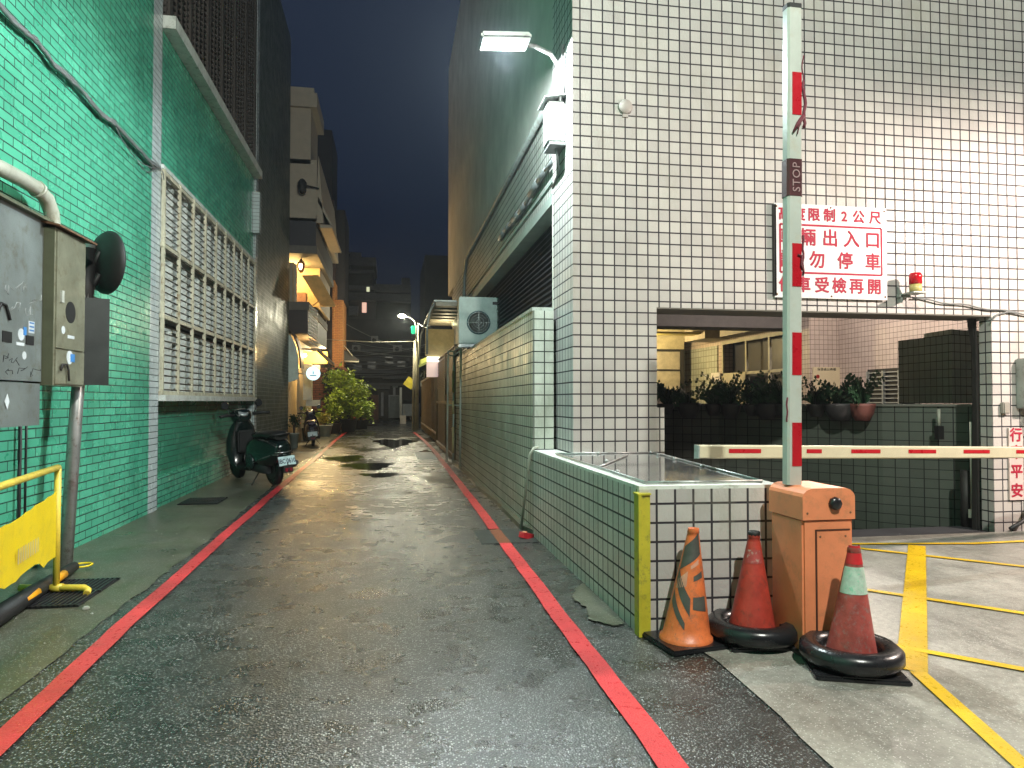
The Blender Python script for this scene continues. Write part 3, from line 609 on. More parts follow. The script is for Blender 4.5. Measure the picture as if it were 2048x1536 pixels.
# posts in the ramp mouth
_b = PY(1932, 1000, 7.45); tag(MB().tube([(_b.x, 7.45, -.05), (_b.x, 7.45, .66)], .06, 12).build('ramp_bollard', dark_bar), 'short dark post at the foot of the right pier beside the ramp', 'post')
_b = PY(1944, 1000, 7.3); _b.y = 7.3; tag(MB().tube([(_b.x, 7.3, .20), (_b.x, 7.3, 1.25)], .017, 6).obox((_b.x, 7.3, .16), (.06, .05, .10)).build('hanging_rod', pvc), 'thin pale vertical rod hanging just left of the right pier', 'rod')
_b = PY(1878, 850, 7.8); _sb = MB().tube([(_b.x, 7.8, 1.40), (_b.x, 7.8, 1.18)], .02, 6); _sb.cur = 1; _sb.obox((_b.x, 7.8, 1.10), (.08, .07, .17))
tag(_sb.build('switch_box', [pvc, blackm]), 'small dark switch box on a short pale conduit under the shaft', 'switch box')
# things on right pier
eb = thing('wall_cabinet', 'grey metal cabinet cut by the right edge on the pier face', 'electrical box', (7.32, 6.9, 1.15))
f = MB(); f.obox((7.36, 6.93, 1.70), (.42, .14, .58), bev=.012); f.build('box', grey_metal, eb)
f = MB(); f.box(7.18, 7.54, 6.852, 6.86, 1.44, 1.96); f.build('door', grey_metal, eb)
tag(MB().obox((6.98, 6.97, 1.42), (.09, .06, .13), bev=.01).build('card_reader', M('reader_grey', (.30, .28, .25), .5)), 'small square grey switch on the pier left of the grey cabinet', 'switch')
vs_ = thing('vertical_sign', 'narrow white vertical sign with red characters on the right pier', 'sign', (7.12, 6.99, .42))
f = MB(); f.box(7.03, 7.215, 6.975, 6.995, .36, 1.19); f.build('panel', M('sign_pinkwhite', (.62, .50, .47), .5), vs_)
for ch, z_ in zip('行車平安', (1.10, .90, .68, .46)): text_mesh(ch, .165, (7.122, 6.972, z_), X, Z, sign_red, 'character', vs_, bold=.005, ext=.001)
tag(MB().tube([(7.27, 6.96, 1.42), (7.24, 6.95, 1.2), (7.27, 6.95, .8), (7.27, 6.95, .3), (7.15, 6.93, .12), (6.95, 6.9, .05)], .022, 8).build('power_cable', wire_dark), 'thick black cable dropping from the grey cabinet down the right pier', 'cable')
# flood light fixture (just outside the picture, its hood cuts off the light above)
fl = thing('flood_light', 'floodlight on a bracket over the car park to the right', 'lamp', (8.3, 4.1, 4.1))
f = MB(); f.box(7.8, 8.8, 3.5, 4.5, 4.185, 4.22); f.build('hood', grey_metal, fl)
f = MB(); f.tube([(8.3, 4.1, 4.22), (8.3, 4.5, 5.6), (8.3, 6.98, 5.6)], .03, 8); f.build('bracket', steel, fl)
#LEFTBUILDING
gb = thing('green_building', 'green brick-tiled building with white corner strips along the left side', 'building', (-3.5, 9, 0))
f = MB(); f.box(-3.6, -3.15, -4, 9.98, 0, 13); f.build('green_wall', green_tile, gb)
MB().box(-3.6, -3.15, 9.98, 10.36, 0, 13).build('white_strip', pier_white, gb); MB().box(-3.6, -3.12, 17.12, 17.42, 0, 13).build('white_strip', pier_white, gb)
zA = lambda y: PX(324, y, -3.15).z
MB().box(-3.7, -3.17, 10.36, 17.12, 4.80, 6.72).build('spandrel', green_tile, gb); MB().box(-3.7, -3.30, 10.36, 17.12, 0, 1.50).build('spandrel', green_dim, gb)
f = MB(); f.box(-3.30, -3.20, 10.36, 17.12, 0, .42); f.build('plinth', green_tile, gb)
f = MB(); f.box(-3.7, -3.06, 10.36, 17.12, 1.50, 1.585); f.box(-3.7, -3.12, 10.36, 17.12, 4.74, 4.80); f.box(-3.7, -2.98, 10.36, 17.12, 6.72, 6.90); f.build('ledge', white_trim, gb)
f = MB(); f.box(-3.7, -3.5, 10.36, 17.12, 1.585, 4.74); f.box(-3.7, -3.5, 10.36, 17.12, 6.9, 13); f.build('inner_wall', M('inner_dark', (.10, .105, .10), .7), gb)
# windows: three rows behind security bars
zr = [(zA(784), zA(655)), (zA(612), zA(505)), (zA(474), zA(342))]
for (z0, z1) in zr:
    f = MB(); f.box(-3.5, -3.24, 10.36, 17.12, z1+.0, z1+.05); f.box(-3.5, -3.22, 10.36, 17.12, z0-.11, z0-.05); f.build('window_band', white_trim, gb)
n_w = 9; dy = (17.12-10.36)/n_w
for k in range(n_w):
    for (z0, z1) in zr:
        y0 = 10.36+k*dy
        wobj = MB().box(-3.49, -3.47, y0+.05, y0+dy, z0, z1).build('window', glass, gb)
        f = MB(); f.box(-3.49, -3.20, y0+dy-.05, y0+dy, z0-.05, z1); f.box(-3.49, -3.42, y0+.04, y0+.10, z0, z1)
        f.box(-3.47, -3.42, y0+.05, y0+dy, z0-.05, z0+.03); f.box(-3.47, -3.42, y0+.05, y0+dy, (z0+z1)*.5, (z0+z1)*.5+.03)
        f.box(-3.40, -3.30, y0+dy-.42, y0+dy-.05, z1-.14, z1-.02)
        f.build('window_frame', white_trim, wobj)
f = MB()
nb = int((zA(342)-1.62)/.098)
for k in range(nb): z_ = 1.66+k*.098; f.tube([(-3.13, 10.38, z_), (-3.13, 17.1, z_)], .0105, 4, smooth=False)
f.build('security_rods', brown_bar, gb)
for k in range(10):
    y_ = 10.40+k*(6.66/9)
    MB().box(-3.145, -3.10, y_-.022, y_+.022, 1.60, 4.74).build('window_bar', cream_bar, gb)
f = MB()
for z_ in (zA(490), zA(632), 1.62, 4.70): f.box(-3.16, -3.11, 10.36, 17.12, z_-.035, z_+.02)
f.build('bar_rail', cream_bar, gb)
# upper dark lattice
f = MB()
for k in range(64): z_ = 6.95+k*.095; f.box(-3.17, -3.13, 10.36, 17.12, z_, z_+.028)
for k in range(28): y_ = 10.40+k*.245; f.box(-3.16, -3.12, y_, y_+.035, 6.9, 13)
for k in range(7): y_ = 10.5+k*1.05; f.box(-3.3, -3.10, y_, y_+.13, 6.9, 13)
f.build('upper_lattice', M('lattice_dark', (.055, .045, .038), .6), gb)
f = MB()
for k in range(9):
    for j in range(5): f.box(-3.5, -3.46, 10.45+k*dy, 10.45+k*dy+.42, 7.1+j*1.2, 8.05+j*1.2)
f.build('upper_window', M('upper_pane', (.42, .43, .44), .4), gb)
f = MB(); f.box(-3.6, -3.145, 17.42, 22.85, 0, 13); f.build('dark_wall', dark_tile, gb)
MB().box(-3.2, -3.0, 16.9, 17.12, 5.4, 6.35).build('white_return', pier_white, gb)
# cable across the green wall
def sag(pts, amp=.01):
    out = []
    for i in range(len(pts)-1):
        for k in range(5): out.append(pts[i].lerp(pts[i+1], k/5)+Vector((0, 0, random.uniform(-amp, amp))))
    return out+[pts[-1]]
cp = [PX(x_, y_, -3.10) for x_, y_ in ((-60, -60), (0, 12), (40, 55), (72, 80), (105, 125), (150, 165), (200, 225), (228, 245), (262, 282), (300, 322), (318, 335))]
cp2 = [PX(x_, y_, -3.09) for x_, y_ in ((228, 245), (240, 272), (262, 305), (275, 320), (290, 330), (305, 336), (318, 334), (326, 345), (328, 360))]
cp3 = [PX(x_, y_, -3.08) for x_, y_ in ((275, 320), (285, 338), (298, 345), (310, 338), (320, 334))]
cbm = MB().tube(sag(cp, .008), .024, 6); cbm.tube(sag([p+Vector((.02, 0, -.03)) for p in cp], .012), .016, 6); cbm.tube(cp2, .007, 5); cbm.tube(cp3, .006, 5)
tag(cbm.build('wall_cable', wire), 'thick grey cable sagging diagonally across the green wall with loose wires at its end', 'cable')
#STREETSMALL
# electrical cabinets on poles, left foreground
XF = -2.86
c1 = thing('meter_cabinet', 'large grey metal cabinet with stickers at the left edge of the green wall', 'electrical cabinet', (-2.95, 5.6, 1.3))
f = MB(); f.box(-3.12, XF, 4.9, 6.46, 1.66, 3.0); f.build('box', cab_grey, c1)
f = MB(); f.box(-3.12, XF-.005, 4.9, 6.40, 1.30, 1.645); f.build('lower_box', cab_grey, c1)
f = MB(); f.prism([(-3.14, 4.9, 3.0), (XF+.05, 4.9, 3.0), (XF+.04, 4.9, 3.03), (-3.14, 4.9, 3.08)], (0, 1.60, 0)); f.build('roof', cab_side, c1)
def on_x(px_, py_, X_): return PX(px_, py_, X_)
f = MB()
for (a, b, c, d) in ((6, 661, 24, 686), (53, 670, 68, 691)): p = on_x(a, b, XF+.006); q = on_x(c, d, XF+.006); f.box(XF, XF+.006, p.y, q.y, p.z, q.z)
f.build('meter_window', blackm, c1)
blue = M('sticker_blue', (.05, .22, .55), .4); wsm = M('sticker_white', (.62, .66, .68), .4)
f = MB(); A = Matrix.Rotation(R(90), 3, 'Y')
for (a, b, r_) in ((42, 669, .048), (48, 711, .032)): p = on_x(a, b, XF); MB().lathe(p, [(r_, 0), (r_, .003)], 16, A).build('sticker', wsm, c1)
p = on_x(62, 655, XF); MB().box(XF, XF+.003, p.y-.04, p.y+.05, p.z-.045, p.z+.05).build('sticker', wsm, c1); p = on_x(40, 688, XF); MB().box(XF, XF+.003, p.y-.06, p.y+.06, p.z-.012, p.z+.012).build('sticker', wsm, c1)
p = on_x(14, 803, XF); MB().prism([(XF, p.y-.04, p.z), (XF, p.y, p.z+.06), (XF, p.y+.03, p.z), (XF, p.y, p.z-.06)], (.003, 0, 0)).build('sticker', wsm, c1)
f = MB(); p = on_x(46, 665, XF); f.box(XF+.003, XF+.005, p.y, p.y+.045, p.z-.02, p.z+.045); f.build('sticker_print', blue, c1); f = MB(); p = on_x(62, 655, XF)
for k in range(3): f.box(XF+.003, XF+.005, p.y-.03, p.y+.04, p.z-.03+k*.03, p.z-.018+k*.03)
f.build('sticker_print', blue, c1)
f = MB()
for (a0, b0) in ((10, 580), (38, 575), (20, 615), (45, 620), (60, 600)):
    pts = [on_x(a0+random.uniform(-8, 8)+k*3, b0+random.uniform(-12, 12), XF+.001) for k in range(7)]; f.tube(pts, .0028, 4)
f.build('chalk_scrawl', M('chalk_grey', (.36, .38, .37), .7), c1)
f = MB()
for (a0, b0) in ((3, 715), (18, 722), (12, 745), (38, 742), (60, 745)):
    pts = [on_x(a0+random.uniform(-7, 7)+k*3, b0+random.uniform(-9, 9), XF+.001) for k in range(7)]; f.tube(pts, .0028, 4)
f.build('marker_scrawl', M('marker_black', (.03, .03, .03), .6), c1)
pts = [on_x(a, b, XF+.01) for a, b in ((-5, 625), (2, 606), (12, 610), (18, 630), (20, 640))]; MB().tube(pts, .012, 6).build('door_handle', blackm, c1)
X2 = -2.775
c2 = thing('switch_cabinet', 'narrow olive-grey metal cabinet with round hole beside the larger grey one', 'electrical cabinet', (-2.85, 6.7, 1.6))
ya, yb = PX(108, 600, X2).y, PX(169, 600, X2).y
f = MB(); f.box(-3.0, X2, ya, yb, 1.63, 2.96); f.build('box', cab_olive, c2)
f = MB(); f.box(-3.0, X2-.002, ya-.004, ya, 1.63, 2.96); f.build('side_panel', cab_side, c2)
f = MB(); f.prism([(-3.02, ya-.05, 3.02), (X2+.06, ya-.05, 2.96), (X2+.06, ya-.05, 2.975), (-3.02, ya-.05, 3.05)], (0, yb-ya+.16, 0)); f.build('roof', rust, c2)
f = MB(); f.box(X2, X2+.012, ya+.02, yb-.02, 1.95, 2.94); f.build('door', cab_olive, c2)
f = MB(); f.box(X2, X2+.012, ya+.02, yb-.02, 1.645, 1.935); f.build('lower_door', cab_olive, c2)
f = MB(); p = on_x(141, 625, X2+.012); f.lathe(p, [(.095, 0), (.095, .003)], 24, A); f.build('round_hole', blackm, c2)
p = on_x(126, 660, X2+.012); MB().lathe(p, [(.035, 0), (.035, .003)], 14, A).build('sticker', wsm, c2); p = on_x(139, 715, X2+.012); MB().lathe(p, [(.06, 0), (.06, .003)], 16, A).build('sticker', wsm, c2); p = on_x(141, 674, X2+.012); MB().box(X2+.012, X2+.015, p.y-.06, p.y+.07, p.z-.015, p.z+.012).build('sticker', wsm, c2)
f = MB(); p = on_x(144, 715, X2+.015); f.box(X2+.0145, X2+.018, p.y-.03, p.y+.05, p.z-.04, p.z+.03); f.build('sticker_print', blue, c2)
f = MB(); f.tube([on_x(a, b, X2+.03) for a, b in ((122, 740), (125, 729), (134, 729), (137, 740), (138, 762))], .010, 6); f.build('handle', dark_bar, c2); MB().box(X2+.01, X2+.03, ya+.08, ya+.12, 2.34, 2.44).build('latch', wht, c2)
tag(MB().tube([(-2.88, 6.95, 0), (-2.885, 7.15, 1.5), (-2.89, 7.42, 3.05)], [.058, .055, .052], 14).build('steel_pole', steel), 'leaning galvanised steel pole beside the olive cabinet', 'pole')
tag(MB().tube([(-3.02, 5.95, 0), (-3.02, 5.95, 1.30)], .06, 12).build('support_post', M('post_tan', (.34, .28, .22), .6)), 'short round tan post holding up the large grey cabinet', 'post')
tag(MB().tube([(-3.11, 6.62, 0), (-3.11, 6.62, 1.62)], .014, 6).tube([(-3.11, 6.72, .3), (-3.11, 6.72, 1.62)], .01, 6).build('ground_wire', wire_dark), 'thin black wire running down the green wall below the cabinets', 'wire')
pa = [PX(x_, y_, -2.98) for x_, y_ in ((-40, 318), (0, 336), (40, 357), (72, 376), (92, 396), (103, 425), (106, 455), (106, 492))]
tag(MB().tube(pa, .062, 12).tube([pa[3], pa[3].lerp(pa[4], .25)], .075, 12).build('conduit_pipe', pvc), 'thick pale elbow pipe bending down into the olive cabinet', 'pipe')
# convex mirror and sign seen from behind
mr = thing('traffic_mirror', 'round black-backed traffic mirror on the leaning pole', 'mirror', (-2.75, 7.5, 2.6))
mm = Matrix.Rotation(R(-42), 3, 'Z') @ Matrix.Rotation(R(90), 3, 'X')
c_ = PX(207, 524, -2.76)
f = MB(); f.lathe(c_, [(.02, .05), (.19, .04), (.29, .0), (.31, -.03), (.31, -.05)], 32, mm); f.build('back', blackm, mr)
f = MB(); f.tube([c_+Vector((-.02, -.03, .1)), (-2.89, 7.42, 2.75)], .03, 6); f.tube([c_+Vector((-.02, -.03, -.12)), (-2.885, 7.38, 2.55)], .03, 6); f.tube([(-2.90, 7.40, 2.98), (-2.89, 7.30, 2.2)], .07, 10); f.build('clamp', blackm, mr)
f = MB(); rm = Matrix.Rotation(R(24), 3, 'Z') ; p = PX(184, 683, -2.76); f.obox(p, (.28, .02, .82), rm); f.obox(p+Vector((-.05, -.02, 0)), (.03, .03, .6), rm)
tag(f.build('sign_back', M('sign_back', (.035, .04, .038), .45, .3)), 'dark back of a tall rectangular sign below the traffic mirror', 'sign')
# yellow barrier
yb_ = thing('yellow_barrier', 'yellow tube barrier with torn yellow banner at the left edge', 'barrier', (-2.55, 5.95, 0))
b0 = G(112, 1190); tz = .985
rl = G(0, 973, tz); dr = (Vector((rl.x, rl.y, 0))-Vector((b0.x, b0.y, 0))).normalized()
Bf = Vector((b0.x, b0.y, .055))
f = MB(); f.tube([Bf, Vector((b0.x, b0.y, tz))], .024, 10); f.tube([Vector((b0.x, b0.y, tz)), Vector((b0.x, b0.y, tz))+dr*2.9], .024, 10)
f.tube([Bf+dr*2.9, Bf+dr*2.9+Vector((0, 0, tz-.05))], .024, 10); f.build('pipe_frame', yellow_pipe, yb_)
f = MB(); ff = (G(178, 1190)-b0); ff.z = 0; f.tube([Bf-ff*1.1, Bf+ff*.85, Bf+ff*1.0+Vector((0, -.02, -.012)), Bf+ff*1.03+Vector((0, -.06, -.03))], .026, 10); f.tube([Bf-Vector((.03, 0, 0)), Bf+Vector((.05, 0, 0))], .032, 10)
f.tube([Bf+dr*2.9-ff, Bf+dr*2.9+ff], .026, 10); f.build('foot', yellow_pipe, yb_)
top = []; bot = []
for k in range(17):
    t = .03+k*.105; z1 = .80 + (-.008*k if k < 9 else -.07)+random.uniform(-.012, .012)*(1 if k % 2 else .3); z0 = .30+random.uniform(-.03, .05)*(1 if k > 1 else 0)+.004*k
    top.append(Bf+dr*t+Vector((0, 0, z1-.055))); bot.append(Bf+dr*t+Vector((0, 0, max(.03, z0)-.055)))
nrm = dr.cross(Z)*.006; n = len(top)
f = MB(); f.add(top+bot+[p+nrm for p in top+bot], [(k, k+1, n+k+1, n+k) for k in range(n-1)]+[(3*n+k, 3*n+k+1, 2*n+k+1, 2*n+k) for k in range(n-1)]+[(k, 2*n+k, 2*n+k+1, k+1) for k in range(n-1)]+[(n+k, n+k+1, 3*n+k+1, 3*n+k) for k in range(n-1)]); f.build('banner', yellow, yb_)
# pale printed block on the banner
pc = G(50, 1108, 0); 
def on_ban(px_, py_):
    d = ray(px_, py_); nn = dr.cross(Z); o_ = Bf - CAM; t = o_.dot(nn)/d.dot(nn); return CAM+d*t
sgn = -1 if (dr.cross(Z)).dot(_fw) > 0 else 1
f = MB(); off = dr.cross(Z)*(.016 if dr.cross(Z).dot(CAM-Bf) > 0 else -.016)
for k in range(9):
    a = on_ban(30+k*5, 1130-k*3.2); f.add([a+off, a+off-dr*.016, a+off-dr*.016+Vector((0, 0, .10)), a+off+Vector((0, 0, .10))], [(0, 1, 2, 3)])
f.build('banner_print', M('print_pale', (.62, .58, .38), .6), yb_)
# folded black and orange pole on the ground
rd = thing('folded_barrier_pole', 'black and orange barrier pole lying on the grate behind the banner', 'pole', tuple(G(80, 1170)))
a, b = G(-40, 1255, .07), G(148, 1133, .06); dd = b-a
f = MB(); f.tube([a, a+dd*.5, b], [.07, .06, .042], 12); f.build('tube', blackm, rd)
for t0, t1 in ((.36, .50), (.70, .83)): MB().tube([a+dd*t0+Vector((.03, -.04, .01)), a+dd*t1+Vector((.03, -.04, .01))], .036, 10).build('orange_sleeve', M('sleeve_orange', (.85, .36, .01), .4), rd)
f = MB(); c_ = G(165, 1130, .05); ring = [c_+Vector((math.cos(k/12*2*math.pi)*.075, math.sin(k/12*2*math.pi)*.085, 0)) for k in range(13)]; f.tube(ring, .009, 6); f.tube([b, c_+Vector((-.03, -.05, 0))], .018, 6); f.build('ring_handle', yellow, rd)
# drain grates
def grate(x0, x1, y0, y1, nx, lab, diag=0, paint_=None):
    t = thing('drain_grate', lab, 'drain grate', ((x0+x1)/2, (y0+y1)/2, 0), 'drain grates in the paving')
    f = MB(); f.box(x0, x1, y0, y1, .0082, .0102); f.build('pit', blackm, t)
    f = MB(); w_ = (x1-x0)/nx
    for k in range(nx): f.box(x0+k*w_, x0+k*w_+w_*.35, y0, y1, .0104, .026)
    for y_ in (y0, (y0+y1)/2, y1-.02): f.box(x0, x1, y_, y_+.02, .0104, .024)
    f.build('bars', M('grate_iron', (.06, .06, .065), .35, .6), t); return t
grate(-2.80, -2.22, 5.58, 6.38, 16, 'rusty slotted drain grate under the yellow barrier foot')
grate(-3.0, -2.45, 10.75, 11.4, 14, 'drain grate in the pavement by the second green wall bay')
t = thing('drain_grate', 'trench grate crossing under the right red line by the ledge', 'drain grate', (1.25, 7.7, 0), 'drain grates in the paving')
f = MB(); f.box(.95, 1.56, 7.30, 8.08, .0025, .0045); f.build('pit', blackm, t)
f = MB()
for k in range(13): f.box(.95, 1.56, 7.30+k*.06, 7.342+k*.06, .0048, .010)
f.build('bars', M('grate_iron2', (.06, .065, .06), .45, .1), t)
f = MB()
for k in range(13): f.box(1.135, 1.262, 7.30+k*.06, 7.342+k*.06, .0102, .0118)
f.build('painted_bars', M('paint_worn_red', (.30, .10, .05), .5, dirt=(.06, .05, .04)), t)
t = thing('drain_grate', 'far trench grate beside the right red line near the gate', 'drain grate', (1.1, 19.3, 0), 'drain grates in the paving')
f = MB(); f.box(.7, 1.2, 18.2, 20.6, .0025, .0045); f.build('pit', blackm, t)
f = MB()
for k in range(20): f.box(.7, 1.2, 18.2+k*.12, 18.26+k*.12, .0048, .014)
f.build('bars', steel, t)
# litter
p = Vector((1.47, 7.52, 0)); cg = thing('cigarette_packet', 'crumpled red cigarette packet on the road by the ledge', 'litter', (p.x, p.y, 0))
f = MB(); f.obox((p.x, p.y, .035), (.14, .09, .06), Matrix.Rotation(.5, 3, 'Z') @ Matrix.Rotation(.25, 3, 'Y')); f.build('packet', M('packet_red', (.5, .02, .03), .4), cg)
f = MB(); f.obox((p.x-.03, p.y-.01, .066), (.06, .05, .012), Matrix.Rotation(.9, 3, 'Z') @ Matrix.Rotation(-.3, 3, 'Y')); f.build('flap', M('packet_flap', (.75, .35, .18), .5), cg)
for i, (px_, py_, s_) in enumerate(((172, 1221, .035), (184, 1229, .014), (1094, 1080, .02))):
    p = G(px_, py_); m_ = MB().obox((p.x, p.y, s_*.5), (s_*1.3, s_, s_*.7), Matrix.Rotation(i+.4, 3, 'Z'), bev=s_*.2)
    tag(m_.build('litter', wht), ('crumpled white paper scrap in front of the yellow barrier foot', 'tiny pale crumb right of the paper scrap', 'white scrap lying right of the red packet')[i], 'litter')
f = MB()
for k in range(150):
    x_ = random.uniform(-3.0, -1.9) if k % 2 else random.uniform(-1.5, 1.5); y_ = random.uniform(3, 14); s_ = random.uniform(.003, .009)
    f.obox((x_, y_, .008+s_*.3), (s_, s_*1.4, s_*.6), Matrix.Rotation(random.random()*3, 3, 'Z'))
tag(f.build('grit', M('grit_pale', (.4, .4, .36), .6)), 'scattered pale grit over the wet road and pavement', 'grit', kind='stuff')
#BARRIER
bb = thing('parking_barrier', 'orange parking barrier cabinet with raised white and red arm', 'barrier', (2.55, 3.94, 0))
x0, x1, y0, y1 = 2.385, 2.725, 3.77, 4.13
f = MB(); f.obox(((x0+x1)/2, (y0+y1)/2, .405), (x1-x0-.012, y1-y0-.012, .80), bev=.012); f.build('cabinet', orange, bb)
cap = [(x0, .80), (x0, .935), (x0+.008, .955), (x0+.03, .975), (x0+.06, .985), (x1-.06, .985), (x1-.03, .975), (x1-.008, .955), (x1, .935), (x1, .80)]
f = MB(); f.prism([(a, y0-.006, b) for a, b in cap], (0, y1-y0+.012, 0)); f.build('cap', orange, bb)
f = MB(); dx0, dx1 = x0+.085, x1-.03
for a in ((dx0, dx1, .735, .742), (dx0, dx0+.007, .08, .735)): f.box(a[0], a[1], y0-.0005, y0+.012, a[2], a[3])
f.build('door_gap', M('gap_dark', (.06, .02, .01), .8), bb)
f = MB(); f.box(dx0+.01, dx1, y0-.0, y0+.0058+.004, .08, .73); f.build('door', orange, bb)
f = MB(); f.lathe((x0+.205, y0-.005, .895), [(.040, 0), (.040, .016), (.034, .028), (.008, .030)], 8, Matrix.Rotation(R(90), 3, 'X')); f.build('knob', black, bb)
for (a_, b_) in ((x0+.03, .84), (x1-.03, .84), (dx0+.03, .70), (dx1-.03, .70), (dx0+.03, .12), (dx1-.03, .12)):
    MB().lathe((a_, y0-(.006 if b_ > .8 else .0), b_), [(.007, 0), (.005, .003)], 8, Matrix.Rotation(R(90), 3, 'X')).build('screw', rust, bb)
MB().lathe((dx1-.035, y0, .42), [(.014, 0), (.014, .006), (.006, .007)], 12, Matrix.Rotation(R(90), 3, 'X')).build('lock', steel, bb)
MB().box(x0-.02, x1+.02, y0-.02, y1+.02, .0085, .03).build('base_flange', dark_bar, bb)
# raised arm: leans slightly
aL = Vector((2.405, 3.96, .985)); tilt = Matrix.Rotation(R(.62), 3, 'Y')
def arm_pt(u, v, w_): return aL + tilt @ Vector((u, v, w_))
f = MB(); Ha = 2.975
prof = [(0, 0), (.012, -.012), (.088, -.012), (.098, 0), (.098, .05), (.088, .06), (.01, .06), (0, .05)]
f.prism([arm_pt(a, b, 0) for a, b in prof], tilt @ Vector((0, 0, Ha))); arm = f.build('arm', wht, bb)
f = MB(); f.prism([arm_pt(a*1.03-.001, b*1.03, Ha) for a, b in prof], tilt @ Vector((0, 0, .03))); f.build('end_cap', blackm, arm)
def z_of(py_): return (PY(1600, py_, 3.95).z - aL.z)
for a, b in ((932, 845), (750, 665), (573, 487), (230, 145)):
    za, zb = z_of(a), z_of(b)
    f = MB(); f.add([arm_pt(.027, -.0125, za), arm_pt(.090, -.0125, za), arm_pt(.090, -.0125, zb), arm_pt(.027, -.0125, zb), arm_pt(.027, -.0150, za), arm_pt(.090, -.0150, za), arm_pt(.090, -.0150, zb), arm_pt(.027, -.0150, zb)], [(4, 5, 6, 7), (0, 4, 7, 3), (1, 2, 6, 5), (0, 1, 5, 4), (3, 7, 6, 2)]); f.build('red_stripe', red_refl, arm)
za, zb = z_of(392), z_of(318)
f = MB(); f.prism([arm_pt(a*1.08-.004, b*1.1-.001, za) for a, b in prof], tilt @ Vector((0, 0, zb-za))); f.build('sleeve', maroon, arm)
text_mesh('STOP', .072, arm_pt(.055, -.0165, (za+zb)/2), Z, -X, M('stop_grey', (.34, .22, .22), .5), 'lettering', arm, spacing=1.12)
# maroon cord wound on the arm
f = MB()
f.tube([arm_pt(.100, -.01, z_of(y_)) + Vector((.006*math.sin(y_*.13)+(.012 if 180 < y_ < 250 else 0), 0, 0)) for y_ in range(110, 262, 8)], [.004 if y_ < 165 else .010 for y_ in range(110, 262, 8)], 6)
f.tube([arm_pt(.10, -.018, z_of(232)), arm_pt(.08, -.026, z_of(240)), arm_pt(.055, -.028, z_of(250)), arm_pt(.025, -.026, z_of(266))], [.012, .014, .012, .005], 6)
f.tube([arm_pt(.10, -.018, z_of(236)), arm_pt(.07, -.022, z_of(252)), arm_pt(.055, -.022, z_of(270))], .004, 5)
f.tube([arm_pt(.102, -.01, z_of(y_)) + Vector((.004*math.sin(y_*.2), 0, 0)) for y_ in range(470, 560, 9)], .007, 6)
f.tube([arm_pt(.06, -.02, z_of(510)), arm_pt(.085, -.025, z_of(512)), arm_pt(.08, -.025, z_of(530)), arm_pt(.10, -.02, z_of(545))], .006, 6)
f.tube([arm_pt(-.006, -.01, z_of(y_)) + Vector((.003*math.sin(y_*.2), 0, 0)) for y_ in range(795, 850, 7)], .005, 6)
f.build('cord', M('cord_maroon', (.12, .012, .025), .7), arm)
# lowered second arm across the entrance
b2 = thing('lowered_barrier_arm', 'horizontal cream barrier arm with red dashes across the garage entrance', 'barrier arm', (4.5, 5.6, .9))
A0 = Vector((2.42, 5.26, 1.095)); A1 = Vector((7.9, 6.27, .945)); ad = (A1-A0).normalized(); L_ = (A1-A0).length
up_ = (Z-ad*ad.z).normalized(); nn = ad.cross(up_)
def a2(u, v, w_): return A0+ad*u+nn*v+up_*w_
f = MB(); f.prism([a2(0, v, w_) for v, w_ in ((-.0, -.055), (.012, -.055), (.03, -.045), (.03, .045), (.012, .055), (-.03, .055), (-.03, -.055))], ad*L_); f.build('beam', wht2, b2)
f = MB(); f.prism([a2(-.012, v, w_) for v, w_ in ((.032, -.05), (.032, .05), (-.03, .056), (-.03, -.056))], ad*.012); f.build('end_cap', grey_metal, b2)
for (a, b) in ((1453, 1517), (1608, 1638), (1697, 1755), (1811, 1866), (1921, 1973), (2026, 2080)):
    def ua(px_):
        d = ray(px_, 903); return (A0.y - A0.x*d.y/d.x)/(ad.x*d.y/d.x-ad.y)
    u0, u1 = ua(a), ua(b)
    MB().prism([a2(u0, .0305, -.008), a2(u1, .0305, -.008), a2(u1, .0305, .026), a2(u0, .0305, .026)], nn*.002).build('red_dash', red_refl, b2)
p2 = A1
f = MB(); f.obox((8.1, 6.35, .5), (.36, .36, 1.0), bev=.015); f.build('cabinet', orange, b2)
